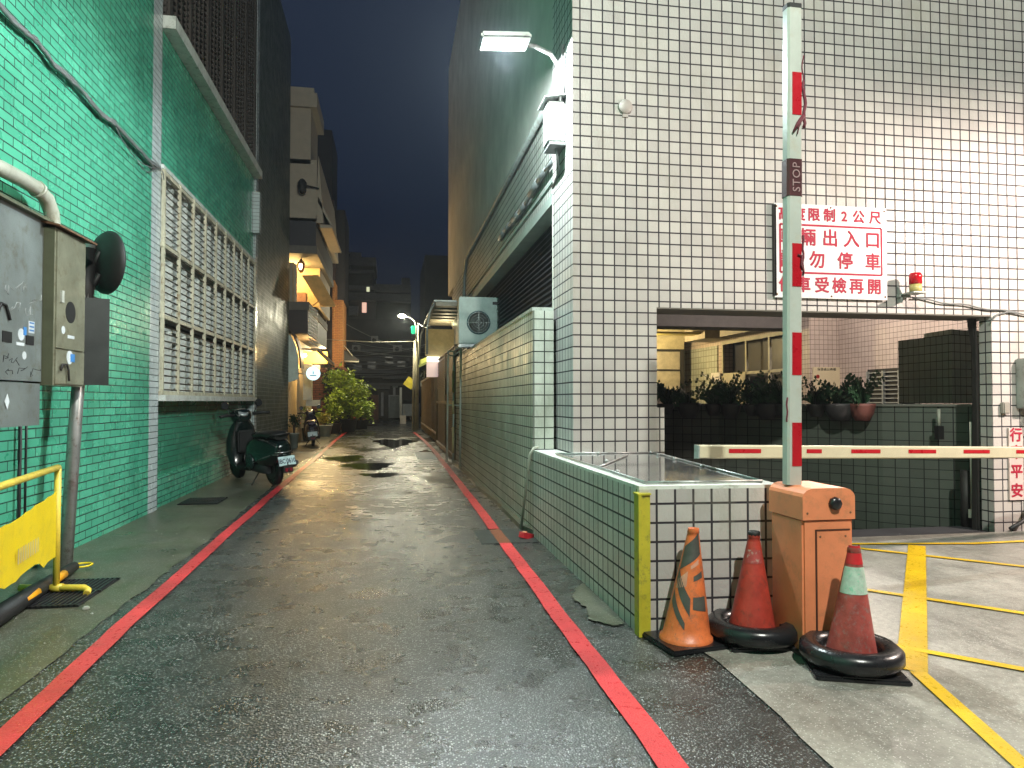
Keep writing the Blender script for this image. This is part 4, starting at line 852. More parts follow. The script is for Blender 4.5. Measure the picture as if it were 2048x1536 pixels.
#CONES
def cone(px_, py_, top_px, top_py, rb, lab, mat, ring=False, plate=.0, bands=(), yaw=0., collar=None):
    p = G(px_, py_); d = math.hypot(p.x, p.y)
    tp = PY(top_px, top_py, p.y); h = tp.z
    c = thing('traffic_cone', lab, 'traffic cone', (p.x, p.y, 0), 'traffic cones around the barrier cabinet')
    lean = Vector((tp.x-p.x, 0, 0))
    z0 = .035
    def rad(z_): t = (z_-z0)/(h-z0); return rb*(1-t)+.030*t
    f = MB(); N = 28
    zs = [z0, z0+.02, z0+.03]+[z0+.03+(h-.05-z0-.03)*k/10 for k in range(1, 11)]+[h-.03, h-.028, h]
    vs = []
    for z_ in zs:
        r_ = rad(z_)+(.014 if z_ <= z0+.021 else 0)+(.003 if z_ >= h-.029 else 0)
        for k in range(N): a = 2*math.pi*k/N; vs.append(Vector((p.x, p.y, z_))+lean*(z_/h)+Vector((r_*math.cos(a), r_*math.sin(a), 0)))
    f.add(vs, [(i*N+k, i*N+(k+1) % N, (i+1)*N+(k+1) % N, (i+1)*N+k) for i in range(len(zs)-1) for k in range(N)], True)
    f.add([Vector((p.x, p.y, h-.012))+lean+Vector((.024*math.cos(2*math.pi*k/N), .024*math.sin(2*math.pi*k/N), 0)) for k in range(N)]+[Vector((p.x, p.y, h))+lean+Vector((.033*math.cos(2*math.pi*k/N), .033*math.sin(2*math.pi*k/N), 0)) for k in range(N)], [tuple(range(N))]+[(k, N+k, N+(k+1) % N, (k+1) % N) for k in range(N)])
    f.build('body', mat, c)
    f = MB(); f.obox((p.x, p.y, .018), (plate, plate*.96, .034), Matrix.Rotation(yaw, 3, 'Z'), bev=.01); f.build('base_plate', black, c)
    if ring:
        f = MB(); R_ = rb+.075; f.lathe((p.x+ring[0], p.y+ring[1], ring[2]), [(R_-.062, 0), (R_-.02, -.035), (R_+.025, -.03), (R_+.052, .0), (R_+.05, .05), (R_+.015, .08), (R_-.035, .075), (R_-.062, .04), (R_-.062, 0)], 40); f.build('weight_ring', black, c)
    def band(name, polys, m_):
        f = MB()
        for (a0, a1, zlo0, zlo1, zhi0, zhi1) in polys:
            K = max(3, int(abs(a1-a0)/.12)); vs = []
            for k in range(K+1):
                t = k/K; a = a0+(a1-a0)*t
                for z_ in (zlo0+(zlo1-zlo0)*t, zhi0+(zhi1-zhi0)*t):
                    r_ = rad(z_)+.0022; vs.append(Vector((p.x, p.y, z_))+lean*(z_/h)+Vector((r_*math.cos(a), r_*math.sin(a), 0)))
            f.add(vs, [(2*k, 2*k+2, 2*k+3, 2*k+1) for k in range(K)], True)
        f.build(name, m_, c)
    for nm, polys, m_ in bands: band(nm, polys, m_)
    if collar: MB().lathe((p.x+lean.x, p.y, h-.02), [(.036, 0), (.038, .03), (.028, .034)], 10).build('collar', blackm, c)
    return c
# angles: camera side of a cone is about -1.95 rad; left = -2.9, right = -1.0
cone(1371, 1287, 1387, 1056, .150, 'orange traffic cone with slanted dark stripes, leftmost, by the yellow corner guard', cone_orange, plate=.40, yaw=.15,
     bands=(('dark_band', ((-3.0, -1.0, .46, .56, .60, .69), (-3.1, -1.9, .40, .20, .48, .30), (-3.1, -2.1, .27, .12, .345, .16), (-1.75, -.9, .24, .22, .31, .31), (-1.75, -1.0, .40, .42, .43, .46)), band_dark),
            ('pale_band', ((-3.0, -2.2, .35, .37, .40, .46), (-2.0, -1.3, .47, .50, .49, .53)), M('cone_peach', (.62, .30, .20), .5))))
cone(1503, 1285, 1508, 1066, .152, 'dark red traffic cone in a black weight ring, middle of the three', cone_red, ring=(.01, 0, .075), plate=.40, yaw=-.1,
     bands=(('scuffed_band', ((-2.8, -1.1, .50, .50, .58, .58),), M('cone_scuff', (.35, .05, .045), .6, dirt=(.45, .42, .36), scale=12)),), collar=True)
cone(1702, 1338, 1708, 1094, .143, 'faded red traffic cone with pale mint band, rightmost, in front of the cabinet', cone_worn, ring=(0, .0, .075), plate=.48, yaw=-.35,
     bands=(('reflective_band', ((-3.3, .2, .43, .43, .575, .575),), band_mint), ('red_top', ((-3.3, .2, .59, .59, .69, .69),), M('cone_bright', (.5, .02, .025), .35))))
#FAR
def pr(m, x0, y0, x1, y1, Y0, d):
    a = PY(x0, y1, Y0); b = PY(x1, y0, Y0); return m.box(a.x, b.x, Y0, Y0+d, a.z, b.z)
def zY(y_, Y0, x_=620): return PY(x_, y_, Y0).z
def xY(x_, Y0, y_=700): return PY(x_, y_, Y0).x
cream = M('cream_render', (.46, .40, .31), .75, var=.12, bump=.2)
slab = M('slab_grey', (.16, .15, .13), .8)
sh = thing('balcony_house', 'cream house with lantern-lit balconies beyond the dark tiled block', 'house', (-4, 27, 0))
Y0 = 24.
f = MB(); pr(f, 470, 205, 622, 320, Y0, 2.2); pr(f, 470, 186, 634, 203, Y0-.15, 2.5); pr(f, 470, 176, 628, 188, Y0-.08, 2.35); f.build('tower', cream, sh)
f = MB(); pr(f, 470, 320, 634, 436, Y0, 7); f.prism([(xY(634, Y0), Y0, zY(310, Y0)), (xY(642, Y0), Y0, zY(400, Y0)), (xY(645, Y0), Y0, zY(445, Y0)), (xY(630, Y0), Y0, zY(445, Y0))], (0, 7, 0)); f.build('upper_wall', cream, sh)
f = MB(); f.prism([(xY(634, Y0), Y0, zY(392, Y0)), (xY(665, Y0), Y0, zY(452, Y0)), (xY(664, Y0), Y0, zY(456, Y0)), (xY(634, Y0), Y0, zY(404, Y0))], (0, 4, 0)); pr(f, 640, 450, 664, 455, Y0, 4); f.build('upper_awning', cream, sh)
f = MB(); pr(f, 470, 437, 632, 492, Y0, 7); f.build('upper_parapet', M('parapet_dark', (.05, .05, .06), .7), sh)
f = MB(); pr(f, 470, 492, 634, 502, Y0-.05, 7); pr(f, 470, 604, 618, 617, Y0-.05, 7); f.build('balcony_slab', slab, sh)
f = MB(); pr(f, 470, 502, 640, 610, Y0+2.6, 4.4); pr(f, 470, 525, 588, 605, Y0+.4, .3); f.build('balcony_wall', M('balcony_warm', (.52, .40, .24), .75), sh)
pr(MB(), 588, 528, 592, 605, Y0+.2, .3).build('balcony_post', cream, sh); pr(MB(), 580, 528, 584, 605, Y0+.25, .3).build('balcony_post', cream, sh); pr(MB(), 592, 585, 612, 603, Y0+2.5, .1).build('balcony_window', M('balcony_glass', (.2, .11, .08), .3), sh)
f = MB(); f.prism([(xY(598, Y0), Y0+.6, zY(545, Y0)), (xY(632, Y0), Y0+.6, zY(543, Y0)), (xY(666, Y0), Y0+1.2, zY(602, Y0)), (xY(634, Y0), Y0+1.2, zY(602, Y0))], (0, .12, .0)); f.tube([(xY(664, Y0), Y0+1.1, zY(602, Y0)), (xY(634, Y0), Y0+1.1, zY(603, Y0))], .03, 6); f.tube([(xY(618, Y0), Y0+1, zY(603, Y0)), (xY(633, Y0), Y0+1, zY(592, Y0))], .03, 6)
f.build('orange_awning', M('awning_orange', (.70, .46, .18), .6), sh)
f = MB(); pr(f, 470, 617, 616, 665, Y0, 7); f.build('lower_parapet', M('parapet_brown', (.05, .038, .035), .6), sh)
f = MB()
for k in range(12): z_ = zY(690, Y0)+k*(zY(612, Y0)-zY(690, Y0))/12; f.prism([(xY(617, Y0), Y0, z_+.1), (xY(633, Y0), Y0+.3, z_-.05), (xY(633, Y0), Y0+.3, z_), (xY(617, Y0), Y0, z_+.15)], (0, .05, 0))
f.build('balcony_louvre', white_trim, sh)
f = MB(); f.box(-7, -3.3, 23.2, 31, 0, zY(665, Y0)); f.build('ground_wall', M('ground_tan', (.40, .31, .17), .7), sh)
f = MB(); pr(f, 606, 730, 624, 800, 26.2, .3); pr(f, 612, 800, 640, 812, 26.3, .4); pr(f, 622, 730, 640, 740, 26.3, .3); f.build('entrance_column', wht, sh)
f = MB(); pr(f, 602, 703, 655, 727, 26.9, .12); f.build('shop_fascia', M('fascia_yellow', (.70, .46, .10), .6), sh)
f = MB(); f.prism([(xY(602, 26), 25.6, zY(700, 26)), (xY(640, 26), 25.6, zY(700, 26)), (xY(666, 26), 26.9, zY(727, 26)), (xY(658, 26), 26.9, zY(727, 26)), (xY(636, 26), 25.6, zY(704, 26))], (0, .06, .04)); f.build('fascia_edge', cream, sh)
f = MB(); f.lathe((xY(610, 26.6), 26.6, zY(711, 26.6)), [(0, -.07), (.06, -.04), (.07, 0), (.05, .05), (.02, .08)], 12); f.build('bulb', E('bulb_glow', (1, .86, .45), 9), sh)
ln = thing('lantern', 'small lit brass lantern hanging under the balcony slab', 'lantern', (xY(601, 24.8), 24.8, zY(546, 24.8)))
f = MB(); f.lathe((xY(601, 24.8), 24.8, zY(546, 24.8)), [(.05, 0), (.10, .08), (.13, .32), (.06, .42), (.015, .5), (.015, .75)], 8); f.build('frame', M('brass', (.25, .13, .05), .4, .6), ln)
f = MB(); f.lathe((xY(601, 24.8), 24.66, zY(541, 24.8)), [(.03, 0), (.06, .1), (.05, .2)], 8); f.build('glow', E('lantern_glow', (1, .78, .4), 8), ln)
l2 = thing('lantern', 'dark unlit lantern on a bracket high on the cream house', 'lantern', (xY(602, 23.7), 23.7, zY(388, 23.7)))
f = MB(); f.lathe((xY(602, 23.7), 23.7, zY(388, 23.7)), [(.05, 0), (.13, .06), (.15, .36), (.08, .46), (.02, .5)], 10); f.tube([(xY(602, 23.7), 23.7, zY(370, 23.7)), (xY(634, 23.7), 23.95, zY(372, 23.7))], .03, 6); f.build('frame', blackm, l2)
ra = thing('curved_door_awning', 'pale green and white curved awning with cloth at the corner of the dark block', 'awning', (-3.2, 23.0, 2.2))
f = MB(); vs = []; N = 10
for k in range(N+1):
    a = k/N*math.pi/2; x_ = -3.40+math.sin(a)*.60; z_ = 2.55+math.cos(a)*1.35
    vs += [Vector((x_, 23.0, z_)), Vector((x_+.0, 24.0, z_))]
f.add(vs, [(2*k, 2*k+2, 2*k+3, 2*k+1) for k in range(N)], True); f.tube([v for v in vs[::2]], .03, 6); f.build('hood', M('hood_dark', (.10, .07, .055), .5), ra)
f = MB(); vs = []
for k in range(13):
    x_ = -3.60+k*.062; zt = 2.5+1.3*math.sqrt(max(0, 1-((x_+3.42)/.60)**2)) if x_ > -3.42 else 3.75
    o_ = .03*math.sin(k*2.1); vs += [Vector((x_, 22.96+o_, max(zt, 2.3)-.05)), Vector((x_, 22.96-o_, 1.95+.02*k))]
f.add(vs, [(2*k, 2*k+1, 2*k+3, 2*k+2) for k in range(12)], True); f.build('cloth', M('cloth_mint', (.66, .76, .68), .7), ra)
rs = thing('round_shop_sign', 'round glowing pale blue shop sign on a bracket above the small scooter', 'sign', (xY(627, 25), 25, zY(760, 25)))
c_ = Vector((xY(627, 25), 25, zY(747, 25)))
f = MB(); f.lathe(c_, [(.235, 0), (.235, .05)], 28, A90 := Matrix.Rotation(R(90), 3, 'X')); f.build('disc', E('sign_blue_glow', (.62, .90, .98), .95), rs)
f = MB(); f.tube([c_+Vector((-.23, .02, 0)), c_+Vector((-.6, .05, 0))], .02, 6); f.build('bracket', wht, rs)
f = MB(); q = c_+Vector((0, -.056, 0)); f.obox(q+Vector((0, 0, -.07)), (.22, .004, .03)); f.obox(q+Vector((0, 0, .02)), (.03, .004, .09)); f.obox(q+Vector((0, 0, .08)), (.015, .004, .04)); f.build('print', M('print_teal', (.05, .2, .25), .5), rs)
# brick house
bh = thing('brick_house', 'red brick house with dark slatted upper storey behind the shrub', 'house', (-4, 32, 0))
f = MB(); pr(f, 560, 735, 690, 872, 37.5, 6); f.build('brick_wall', brick, bh)
f = MB(); pr(f, 560, 400, 668, 735, 38.3, 5); f.build('upper_storey', M('upper_brown', (.055, .03, .028), .6), bh)
f = MB()
for x_, y0_, y1_ in ((640, 625, 690), (646, 625, 690), (651, 628, 690)): pr(f, x_, y0_, x_+2.4, y1_, 38.1, .1)
f.build('window_slat', cream, bh)
f = MB(); pr(f, 668, 600, 686, 735, 37.8, 3); pr(f, 664, 560, 669, 735, 37.6, 2); f.build('corner_pillar', TILE('orange_brick', (.48, .20, .05), (.42, .16, .045), (.14, .07, .03), .25, .09, .008, .5, .7), bh)
f = MB(); pr(f, 560, 260, 664, 400, 39, 4); pr(f, 664, 420, 690, 600, 40, 4); f.build('dark_upper_wall', M('upper_dark', (.035, .03, .035), .8), bh)  # upper walls in a plain dark base colour
aw = thing('wedge_awning', 'small dark wedge awning over the doorway right of the brick house', 'awning', (xY(700, 39), 39, zY(725, 39)))
f = MB(); f.prism([(xY(688, 39), 39, zY(698, 39)), (xY(718, 39), 39, zY(718, 39)), (xY(716, 39), 39, zY(723, 39)), (xY(682, 39), 39, zY(722, 39))], (0, 1.2, 0)); f.build('canvas', M('awning_black', (.05, .05, .045), .6), aw)
f = MB(); f.tube([(xY(682, 39), 38.9, zY(722, 39)), (xY(718, 39), 38.9, zY(723, 39))], .05, 6); f.tube([(xY(688, 39), 38.9, zY(690, 39)), (xY(706, 39), 38.9, zY(712, 39))], .025, 6); f.build('frame', M('frame_cream', (.5, .46, .34), .5), aw)
lamp('brick_pillar_light', (-2.5, 36.6, 4.2), 13, (1, .58, .2), .08)
# far street lamp
fs = thing('street_lamp', 'distant street lamp on a tall pale post beside the brown fence', 'street lamp', (1.30, 36.4, 0))
f = MB(); f.tube([(1.30, 36.4, 0), (1.30, 36.4, 4.6)], .11, 10); f.tube([(1.14, 36.2, 0), (1.20, 36.2, 4.2)], .04, 6); f.tube([(1.42, 36.4, 0), (1.42, 36.4, 5.4)], .05, 6); f.build('post', M('post_pale', (.42, .39, .28), .6, dirt=(.2, .17, .1)), fs)
f = MB(); f.tube([(1.30, 36.4, 4.6), (1.32, 36.4, 5.3), (1.22, 36.38, 5.65), (1.0, 36.3, 5.82), (.70, 36.2, 5.86)], .035, 8); f.build('arm', steel, fs)
f = MB(); f.lathe((.58, 36.2, 5.84), [(0, -.08), (.14, -.05), (.20, .02), (.14, .09), (0, .12)], 14); f.build('lamp_head', E('sodium_glow', (1, .90, .55), 32), fs)
f = MB(); f.obox((1.16, 36.2, 5.15), (.20, .12, .42), bev=.03); f.build('green_box', E('green_glow', (.02, .75, .38), .55), fs)
f = MB(); f.obox((1.20, 36.2, 4.82), (.2, .16, .16)); f.build('fuse_box', blackm, fs)
tag(MB().tube([(1.2, 36.2, 4.55), (-.9, 36.3, 4.50), (-3.2, 36.5, 4.62)], .016, 5).build('overhead_wire', M('wire_pale', (.5, .48, .4), .5)), 'thin pale wire strung from the lamp post across the lane', 'wire')
tag(MB().tube([(1.40, 36.3, 5.5), (1.6, 33, 4.95), (1.9, 30, 4.8), (2.0, 27, 5.1)], .022, 5).build('slack_wire', M('wire_pale2', (.5, .5, .42), .5)), 'slack pale wire hanging from the lamp post towards the canopy', 'wire')
ya_ = thing('shop_awning', 'yellow-green striped awning behind the lamp post on the right', 'awning', (1.9, 37.5, 3.2))
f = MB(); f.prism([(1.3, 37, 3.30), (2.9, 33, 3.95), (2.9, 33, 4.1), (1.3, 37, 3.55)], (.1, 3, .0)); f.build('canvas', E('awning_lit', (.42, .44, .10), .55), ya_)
f = MB(); f.obox((1.02, 37.2, 2.45), (.5, .2, .5), Matrix.Rotation(R(35), 3, 'Y')); f.build('valance', M('valance_yellow', (.75, .62, .05), .5), ya_)
bs = thing('banner_sign', 'black sign with white characters hanging under the yellow-green awning', 'sign', (1.75, 36.8, 2.2))
f = MB(); f.box(1.52, 2.0, 36.9, 36.95, 2.05, 3.1); f.build('panel', blackm, bs)
for ch, z_ in zip('小吃', (2.85, 2.35)): text_mesh(ch, .42, (1.76, 36.89, z_), X, Z, wht, 'character', bs, bold=.006)
# dead end houses
dh = thing('dark_house', 'unlit two-storey house closing the lane with a grey door', 'house', (-1, 57, 0))
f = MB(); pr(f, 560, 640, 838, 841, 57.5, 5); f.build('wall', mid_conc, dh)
f = MB()
for k, y_ in enumerate((700, 716, 727, 741, 752, 766)): pr(f, 700+k*5, y_, 822-k*3, y_+3+(k % 2)*2, 57.2-.1*k, .3)
pr(f, 696, 772, 780, 778, 56.6, .8); pr(f, 765, 752, 820, 757, 55.5, 2); f.build('balcony_band', M('band_grey', (.11, .11, .12), .6, dirt=(.08, .08, .08)), dh)
f = MB(); pr(f, 690, 778, 737, 841, 57.0, .4); pr(f, 742, 790, 757, 841, 56.9, .4); f.build('brown_door', M('door_rust', (.17, .065, .035), .6), dh)
f = MB(); pr(f, 777, 790, 799, 836, 56.9, .4); pr(f, 785, 768, 796, 775, 56.9, .4); f.build('grey_door', M('door_grey', (.20, .23, .22), .6), dh)
f = MB(); pr(f, 757, 778, 776, 836, 57.0, .3); f.build('dark_gap', blackm, dh)
f = MB(); pr(f, 762, 785, 767, 832, 56.8, .2); pr(f, 777, 792, 779, 815, 56.7, .2); pr(f, 777, 790, 796, 792, 56.7, .2); pr(f, 786, 775, 791, 790, 56.8, .1); f.build('door_trim', M('trim_greyish', (.35, .36, .38), .6), dh)
for k, (x_, y_) in enumerate(((708, 728), (735, 722), (770, 712), (795, 716))): MB().box(*[v for pair in ((xY(x_, 57.2), xY(x_+16, 57.2)), (57.1, 57.3), (zY(y_+16, 57.2), zY(y_, 57.2))) for v in pair]).build('window', M('window_night', (.10, .105, .12), .3), dh)
tag(pr(MB(), 799, 775, 804, 836, 49, .4).build('white_post', wht), 'tall white panel post right of the grey door at the lane end', 'post')
tag(pr(MB(), 800, 831, 812, 848, 45.5, .5).build('white_bin', M('bin_white', (.6, .56, .5), .5)), 'white square bin standing at the lane end by the lamp post', 'bin')
vn = thing('parked_van', 'pale parked van mostly hidden behind the lamp post at the lane end', 'van', (xY(813, 52), 52, 0))
f = MB(); pr(f, 805, 808, 826, 832, 52, 3.5); f.build('body', M('van_pale', (.36, .42, .45), .4), vn)
f = MB(); pr(f, 806, 800, 826, 808, 52.4, 3); f.build('windscreen', glass, vn)
f = MB(); pr(f, 806, 832, 811, 838, 52.2, .6); pr(f, 820, 832, 825, 838, 52.2, .6); f.build('wheels', black, vn)
ap = thing('apartment_block', 'dim grey apartment block rising beyond the lane with one lit pink window', 'building', (-4, 75, 0))
f = MB(); pr(f, 600, 560, 752, 800, 75, 8); pr(f, 752, 572, 822, 800, 76, 8); pr(f, 695, 508, 700, 560, 75, 8); f.build('wall', mid_conc, ap)
f = MB(); pr(f, 695, 515, 752, 530, 74.8, 8); pr(f, 695, 540, 748, 545, 74.5, 8); pr(f, 695, 505, 722, 518, 75.2, 4); pr(f, 695, 572, 760, 578, 74.4, 8); pr(f, 695, 588, 822, 600, 74.4, 8); pr(f, 748, 570, 822, 584, 74.9, 8); pr(f, 803, 556, 820, 572, 77, 4); f.build('balcony_band', M('band_pale', (.13, .125, .13), .7), ap)
f = MB(); pr(f, 697, 545, 744, 572, 74.95, .1); f.build('dark_opening', blackm, ap)
f = MB(); pr(f, 724, 605, 733, 625, 74.3, .1); f.build('lit_window', E('window_pink', (.85, .50, .38), .75), ap)
f = MB(); pr(f, 733, 574, 739, 583, 74.2, .1); f.build('lit_window', E('window_green', (.70, .72, .45), .7), ap)
f = MB(); pr(f, 697, 612, 716, 630, 73.8, .6); f.build('window_unit', M('unit_grey', (.2, .2, .2), .6), ap)
wrs = [((-4, 47, 5.2), (2.5, 49, 4.6)), ((-4, 50, 4.7), (2.5, 48, 5.4)), ((-3.5, 52, 4.1), (2.6, 52, 4.3)), ((-4, 54, 3.6), (2.6, 55, 3.9)), ((-2.8, 44, 6.3), (2.6, 50, 4.9)), ((-4, 55, 6.4), (2.5, 54, 5.6))]
for k_, (a_, b_) in enumerate(wrs):
    a_, b_ = Vector(a_), Vector(b_); pts = [a_.lerp(b_, t/10)+Vector((0, 0, -.45*(1-(t/5-1)**2)*(.5+.2*(k_ % 3)))) for t in range(11)]
    tag(MB().tube(pts, .02, 4).build('overhead_cable', M('wire_far', (.28, .28, .26), .6)), 'slack overhead cable crossing the dark lane end among several others', 'cable', 'overhead cables at the lane end')
for k_, (x_, y_, w_) in enumerate(((704, 690, 16), (742, 672, 14), (786, 690, 18))):
    u_ = thing('air_conditioner', ('left', 'middle', 'right')[k_]+'most small air conditioner unit on the dark house at the lane end', 'air conditioner', (xY(x_, 56), 56, zY(y_+12, 56)), 'air conditioners on the dark house')
    pr(MB(), x_, y_, x_+w_, y_+12, 56.2, .9).build('casing', M('unit_pale', (.26, .26, .25), .6), u_)
    c_ = Vector((xY(x_+w_*.45, 56.2), 56.2, zY(y_+6, 56.2))); MB().lathe(c_, [(.17, 0), (.17, .02)], 12, Matrix.Rotation(R(90), 3, 'X')).build('fan_opening', blackm, u_)
tb2 = tag(MB().box(2.9, 9, 60, 70, 0, 14).build('dark_tower', dark_conc), 'unlit dark tower block behind the right side of the lane', 'building')
#SCOOTERS
def scooter(loc, yaw, body_col, seat_col, lab, plate_txt, sc_=1.13, top=None, group='scooters parked on the left pavement'):
    s = thing('scooter', lab, 'scooter', loc, group)
    mw = Matrix.Translation(loc) @ Matrix.Rotation(yaw, 4, 'Z') @ Matrix.Rotation(R(-5), 4, 'X') @ Matrix.Diagonal((sc_, sc_, sc_, 1))
    P = lambda x, y, z: mw @ Vector((x, y, z)); m3 = mw.to_3x3()
    RX = m3 @ Matrix.Rotation(R(90), 3, 'X')
    for nm, x_, st in (('wheel', 0, 0), ('wheel', 1.26, .0)):
        r_ = .225
        wh = MB().lathe(P(x_, 0, r_), [(.13, -.05), (.135, .05)], 20, RX).lathe(P(x_, 0, r_), [(.03, -.06), (.11, -.03), (.11, .03), (.03, .06)], 16, RX).build('wheel', M('rim_grey', (.10, .10, .10), .35, .8), s)
        MB().lathe(P(x_, 0, r_), [(.14, -.045), (.19, -.05), (.218, -.032), (r_, 0), (.218, .032), (.19, .05), (.14, .045)], 28, RX).build('tyre', black, wh)
    bc_ = M('paint_'+body_col[0], body_col[1], .18, var=.1, bump=0, coat=.7)
    f = MB(); f.loft([((-.36, 0, .52), .05, .06), ((-.31, 0, .51), .13, .13), ((-.17, 0, .49), .18, .20), ((.05, 0, .485), .195, .225), ((.28, 0, .47), .195, .245), ((.48, 0, .45), .18, .25), ((.60, 0, .40), .16, .22), ((.66, 0, .32), .14, .14)], mw, 20, 2.8); f.build('rear_body', bc_, s)
    f = MB(); f.loft([((.52, 0, .235), .15, .05), ((.75, 0, .225), .165, .045), ((1.0, 0, .235), .15, .05)], mw, 16, 5); f.build('floorboard', blackm, s)
    # leg shield
    f = MB(); f.loft([((.94, 0, .20), .13, .03), ((1.0, 0, .32), .18, .05), ((1.03, 0, .50), .20, .055), ((1.02, 0, .68), .185, .055), ((.985, 0, .80), .14, .05), ((.965, 0, .86), .09, .045)], mw @ Matrix.Identity(4), 20, 2.6)
    f.v = f.v; f.build('leg_shield', bc_, s)
    f = MB()
    secs = []
    for (x_, z_, hw, hx) in ((.93, .22, .18, .06), (1.0, .30, .23, .08), (1.04, .45, .25, .09), (1.04, .64, .235, .09), (1.0, .82, .18, .08), (.97, .92, .11, .06)):
        secs.append([mw @ Vector((x_+hx*math.cos(2*math.pi*k/18), hw*math.sin(2*math.pi*k/18), z_)) for k in range(18)])
    f.add([v for s_ in secs for v in s_], [(i*18+k, i*18+(k+1) % 18, (i+1)*18+(k+1) % 18, (i+1)*18+k) for i in range(5) for k in range(18)], True); f.build('front_shield', bc_, s)
    f = MB(); f.loft([((-.30, 0, .70), .09, .035), ((-.22, 0, .735), .135, .05), ((0, 0, .74), .15, .055), ((.22, 0, .725), .145, .05), ((.40, 0, .72), .12, .045), ((.47, 0, .70), .08, .03)], mw, 18, 2.6); f.build('seat', M('seat_'+seat_col[0], seat_col[1], .3, bump=.05), s)
    f = MB(); f.loft([((1.03, 0, .42), .085, .06), ((1.18, 0, .475), .095, .05), ((1.34, 0, .46), .09, .06), ((1.46, 0, .38), .07, .06)], mw, 14); f.build('front_fender', bc_, s)
    f = MB(); f.tube([P(1.26, .07, .23), P(1.20, .07, .45), P(1.06, .03, .8)], .022*sc_, 6); f.tube([P(1.26, -.07, .23), P(1.20, -.07, .45), P(1.06, -.03, .8)], .022*sc_, 6); f.build('fork', blackm, s)
    hd = MB().loft([((.88, 0, .96), .08, .05), ((.94, 0, .98), .14, .10), ((1.03, 0, .98), .15, .11), ((1.12, 0, .95), .10, .08)], mw, 16).build('handlebar_cover', bc_, s)
    f = MB(); f.tube([P(.92, .14, 1.0), P(.86, .30, 1.01), P(.83, .38, 1.0)], .023*sc_, 8); f.tube([P(.92, -.14, 1.0), P(.86, -.30, 1.01), P(.83, -.38, 1.0)], .023*sc_, 8); f.tube([P(.93, .22, 1.03), P(.98, .30, 1.02), P(.94, .38, 1.0)], .008, 5); f.tube([P(.93, -.22, 1.03), P(.98, -.30, 1.02), P(.94, -.38, 1.0)], .008, 5); f.build('grip', blackm, hd)
    f = MB(); f.lathe(P(.93, 0, 1.02), [(.085*sc_, 0), (.075*sc_, .03), (.05*sc_, .035)], 20, Matrix.Rotation(yaw, 3, 'Z') @ Matrix.Rotation(R(-38), 3, 'Y')); f.build('dial', M('dial_chrome', (.5, .52, .52), .15, .6), hd)
    for sg_ in (-1, 1):
        MB().tube([P(.93, .16*sg_, .99), P(.93, .24*sg_, 1.13)], .007*sc_, 5).lathe(P(.93, .26*sg_, 1.16), [(.055*sc_, -.01), (.06*sc_, .0), (.04*sc_, .02)], 16, Matrix.Rotation(yaw, 3, 'Z') @ Matrix.Rotation(R(90), 3, 'Y')).build('mirror', black, s)
    f = MB(); f.lathe(P(1.10, 0, .96), [(.075, 0), (.07, .02), (.02, .035)], 18, m3 @ Matrix.Rotation(R(90), 3, 'Y')); f.build('headlight', glass, s)
    f = MB(); f.tube([P(-.30, .185, .47), P(.0, .205, .40), P(.35, .20, .30), P(.62, .16, .24)], .006, 5); f.build('body_seam', M('seam_grey', (.10, .12, .11), .4), s)
    f = MB(); f.tube([P(.92, .10, .92), P(.84, .16, .80), P(.90, .14, .62)], .008, 5); f.tube([P(.92, -.06, .92), P(.82, -.10, .78), P(.90, -.08, .6)], .008, 5); f.build('cable', blackm, s)
    f = MB(); f.obox(P(.88, 0, .60), (.05, .26, .34), m3 @ Matrix.Rotation(R(-6), 3, 'Y'), bev=.02); f.build('glove_box', blackm, s)
    # rear light, grab rail, plate
    f = MB(); f.tube([P(-.12, .14, .70), P(-.30, .12, .74), P(-.36, 0, .75), P(-.30, -.12, .74), P(-.12, -.14, .70)], .014*sc_, 8); f.build('grab_rail', blackm, s)
    f = MB(); f.tube([P(-.34, .13, .50), P(-.38, 0, .49), P(-.34, -.13, .50)], .012*sc_, 8); f.tube([P(-.30, .15, .47), P(-.36, .0, .46), P(-.30, -.15, .47)], .010*sc_, 8); f.build('rear_bumper', M('chrome', (.5, .5, .5), .15, .9), s)
    f = MB(); f.loft([((-.33, 0, .58), .05, .03), ((-.30, 0, .58), .09, .05), ((-.27, 0, .58), .1, .05)], mw, 12); f.build('tail_light', M('tail_red', (.30, .01, .015), .15, bump=0), s)
    pu = (m3 @ Vector((0, -1, 0))).normalized(); pz = (m3 @ Vector((.30, 0, 1))).normalized(); pc_ = P(-.42, 0, .38)
    f = MB(); pm = Matrix((pu, pz.cross(pu)*-1, pz)).transposed(); f.obox(pc_, (.30, .008, .16), pm, bev=.002)
    pl = f.build('number_plate', M('plate_pale', (.55, .68, .70), .3, bump=0), s)
    nn_ = pu.cross(pz)
    if plate_txt: text_mesh(plate_txt, .112, pc_+nn_*.0055-pz*.008, pu, pz, M('plate_ink', (.02, .03, .06), .5), 'plate_lettering', pl, bold=.002, sx=.72, ext=.0008)
    f = MB(); f.tube([P(-.25, 0, .45), P(-.40, 0, .40), P(-.46, 0, .24)], .02, 6); f.obox(P(-.44, 0, .27), (.02, .17, .13), m3.normalized() if hasattr(m3, 'normalized') else m3); f.build('mudguard', blackm, s)
    f = MB(); f.obox(P(-.455, 0, .26), (.012, .10, .045), m3); f.build('reflector', M('reflector_red', (.25, .02, .03), .2), s)
    f = MB(); f.tube([P(.30, -.15, .22), P(.05, -.17, .24), P(-.28, -.17, .30), P(-.36, -.17, .33)], [.03, .05, .055, .04], 10); f.build('exhaust', dark_bar, s)
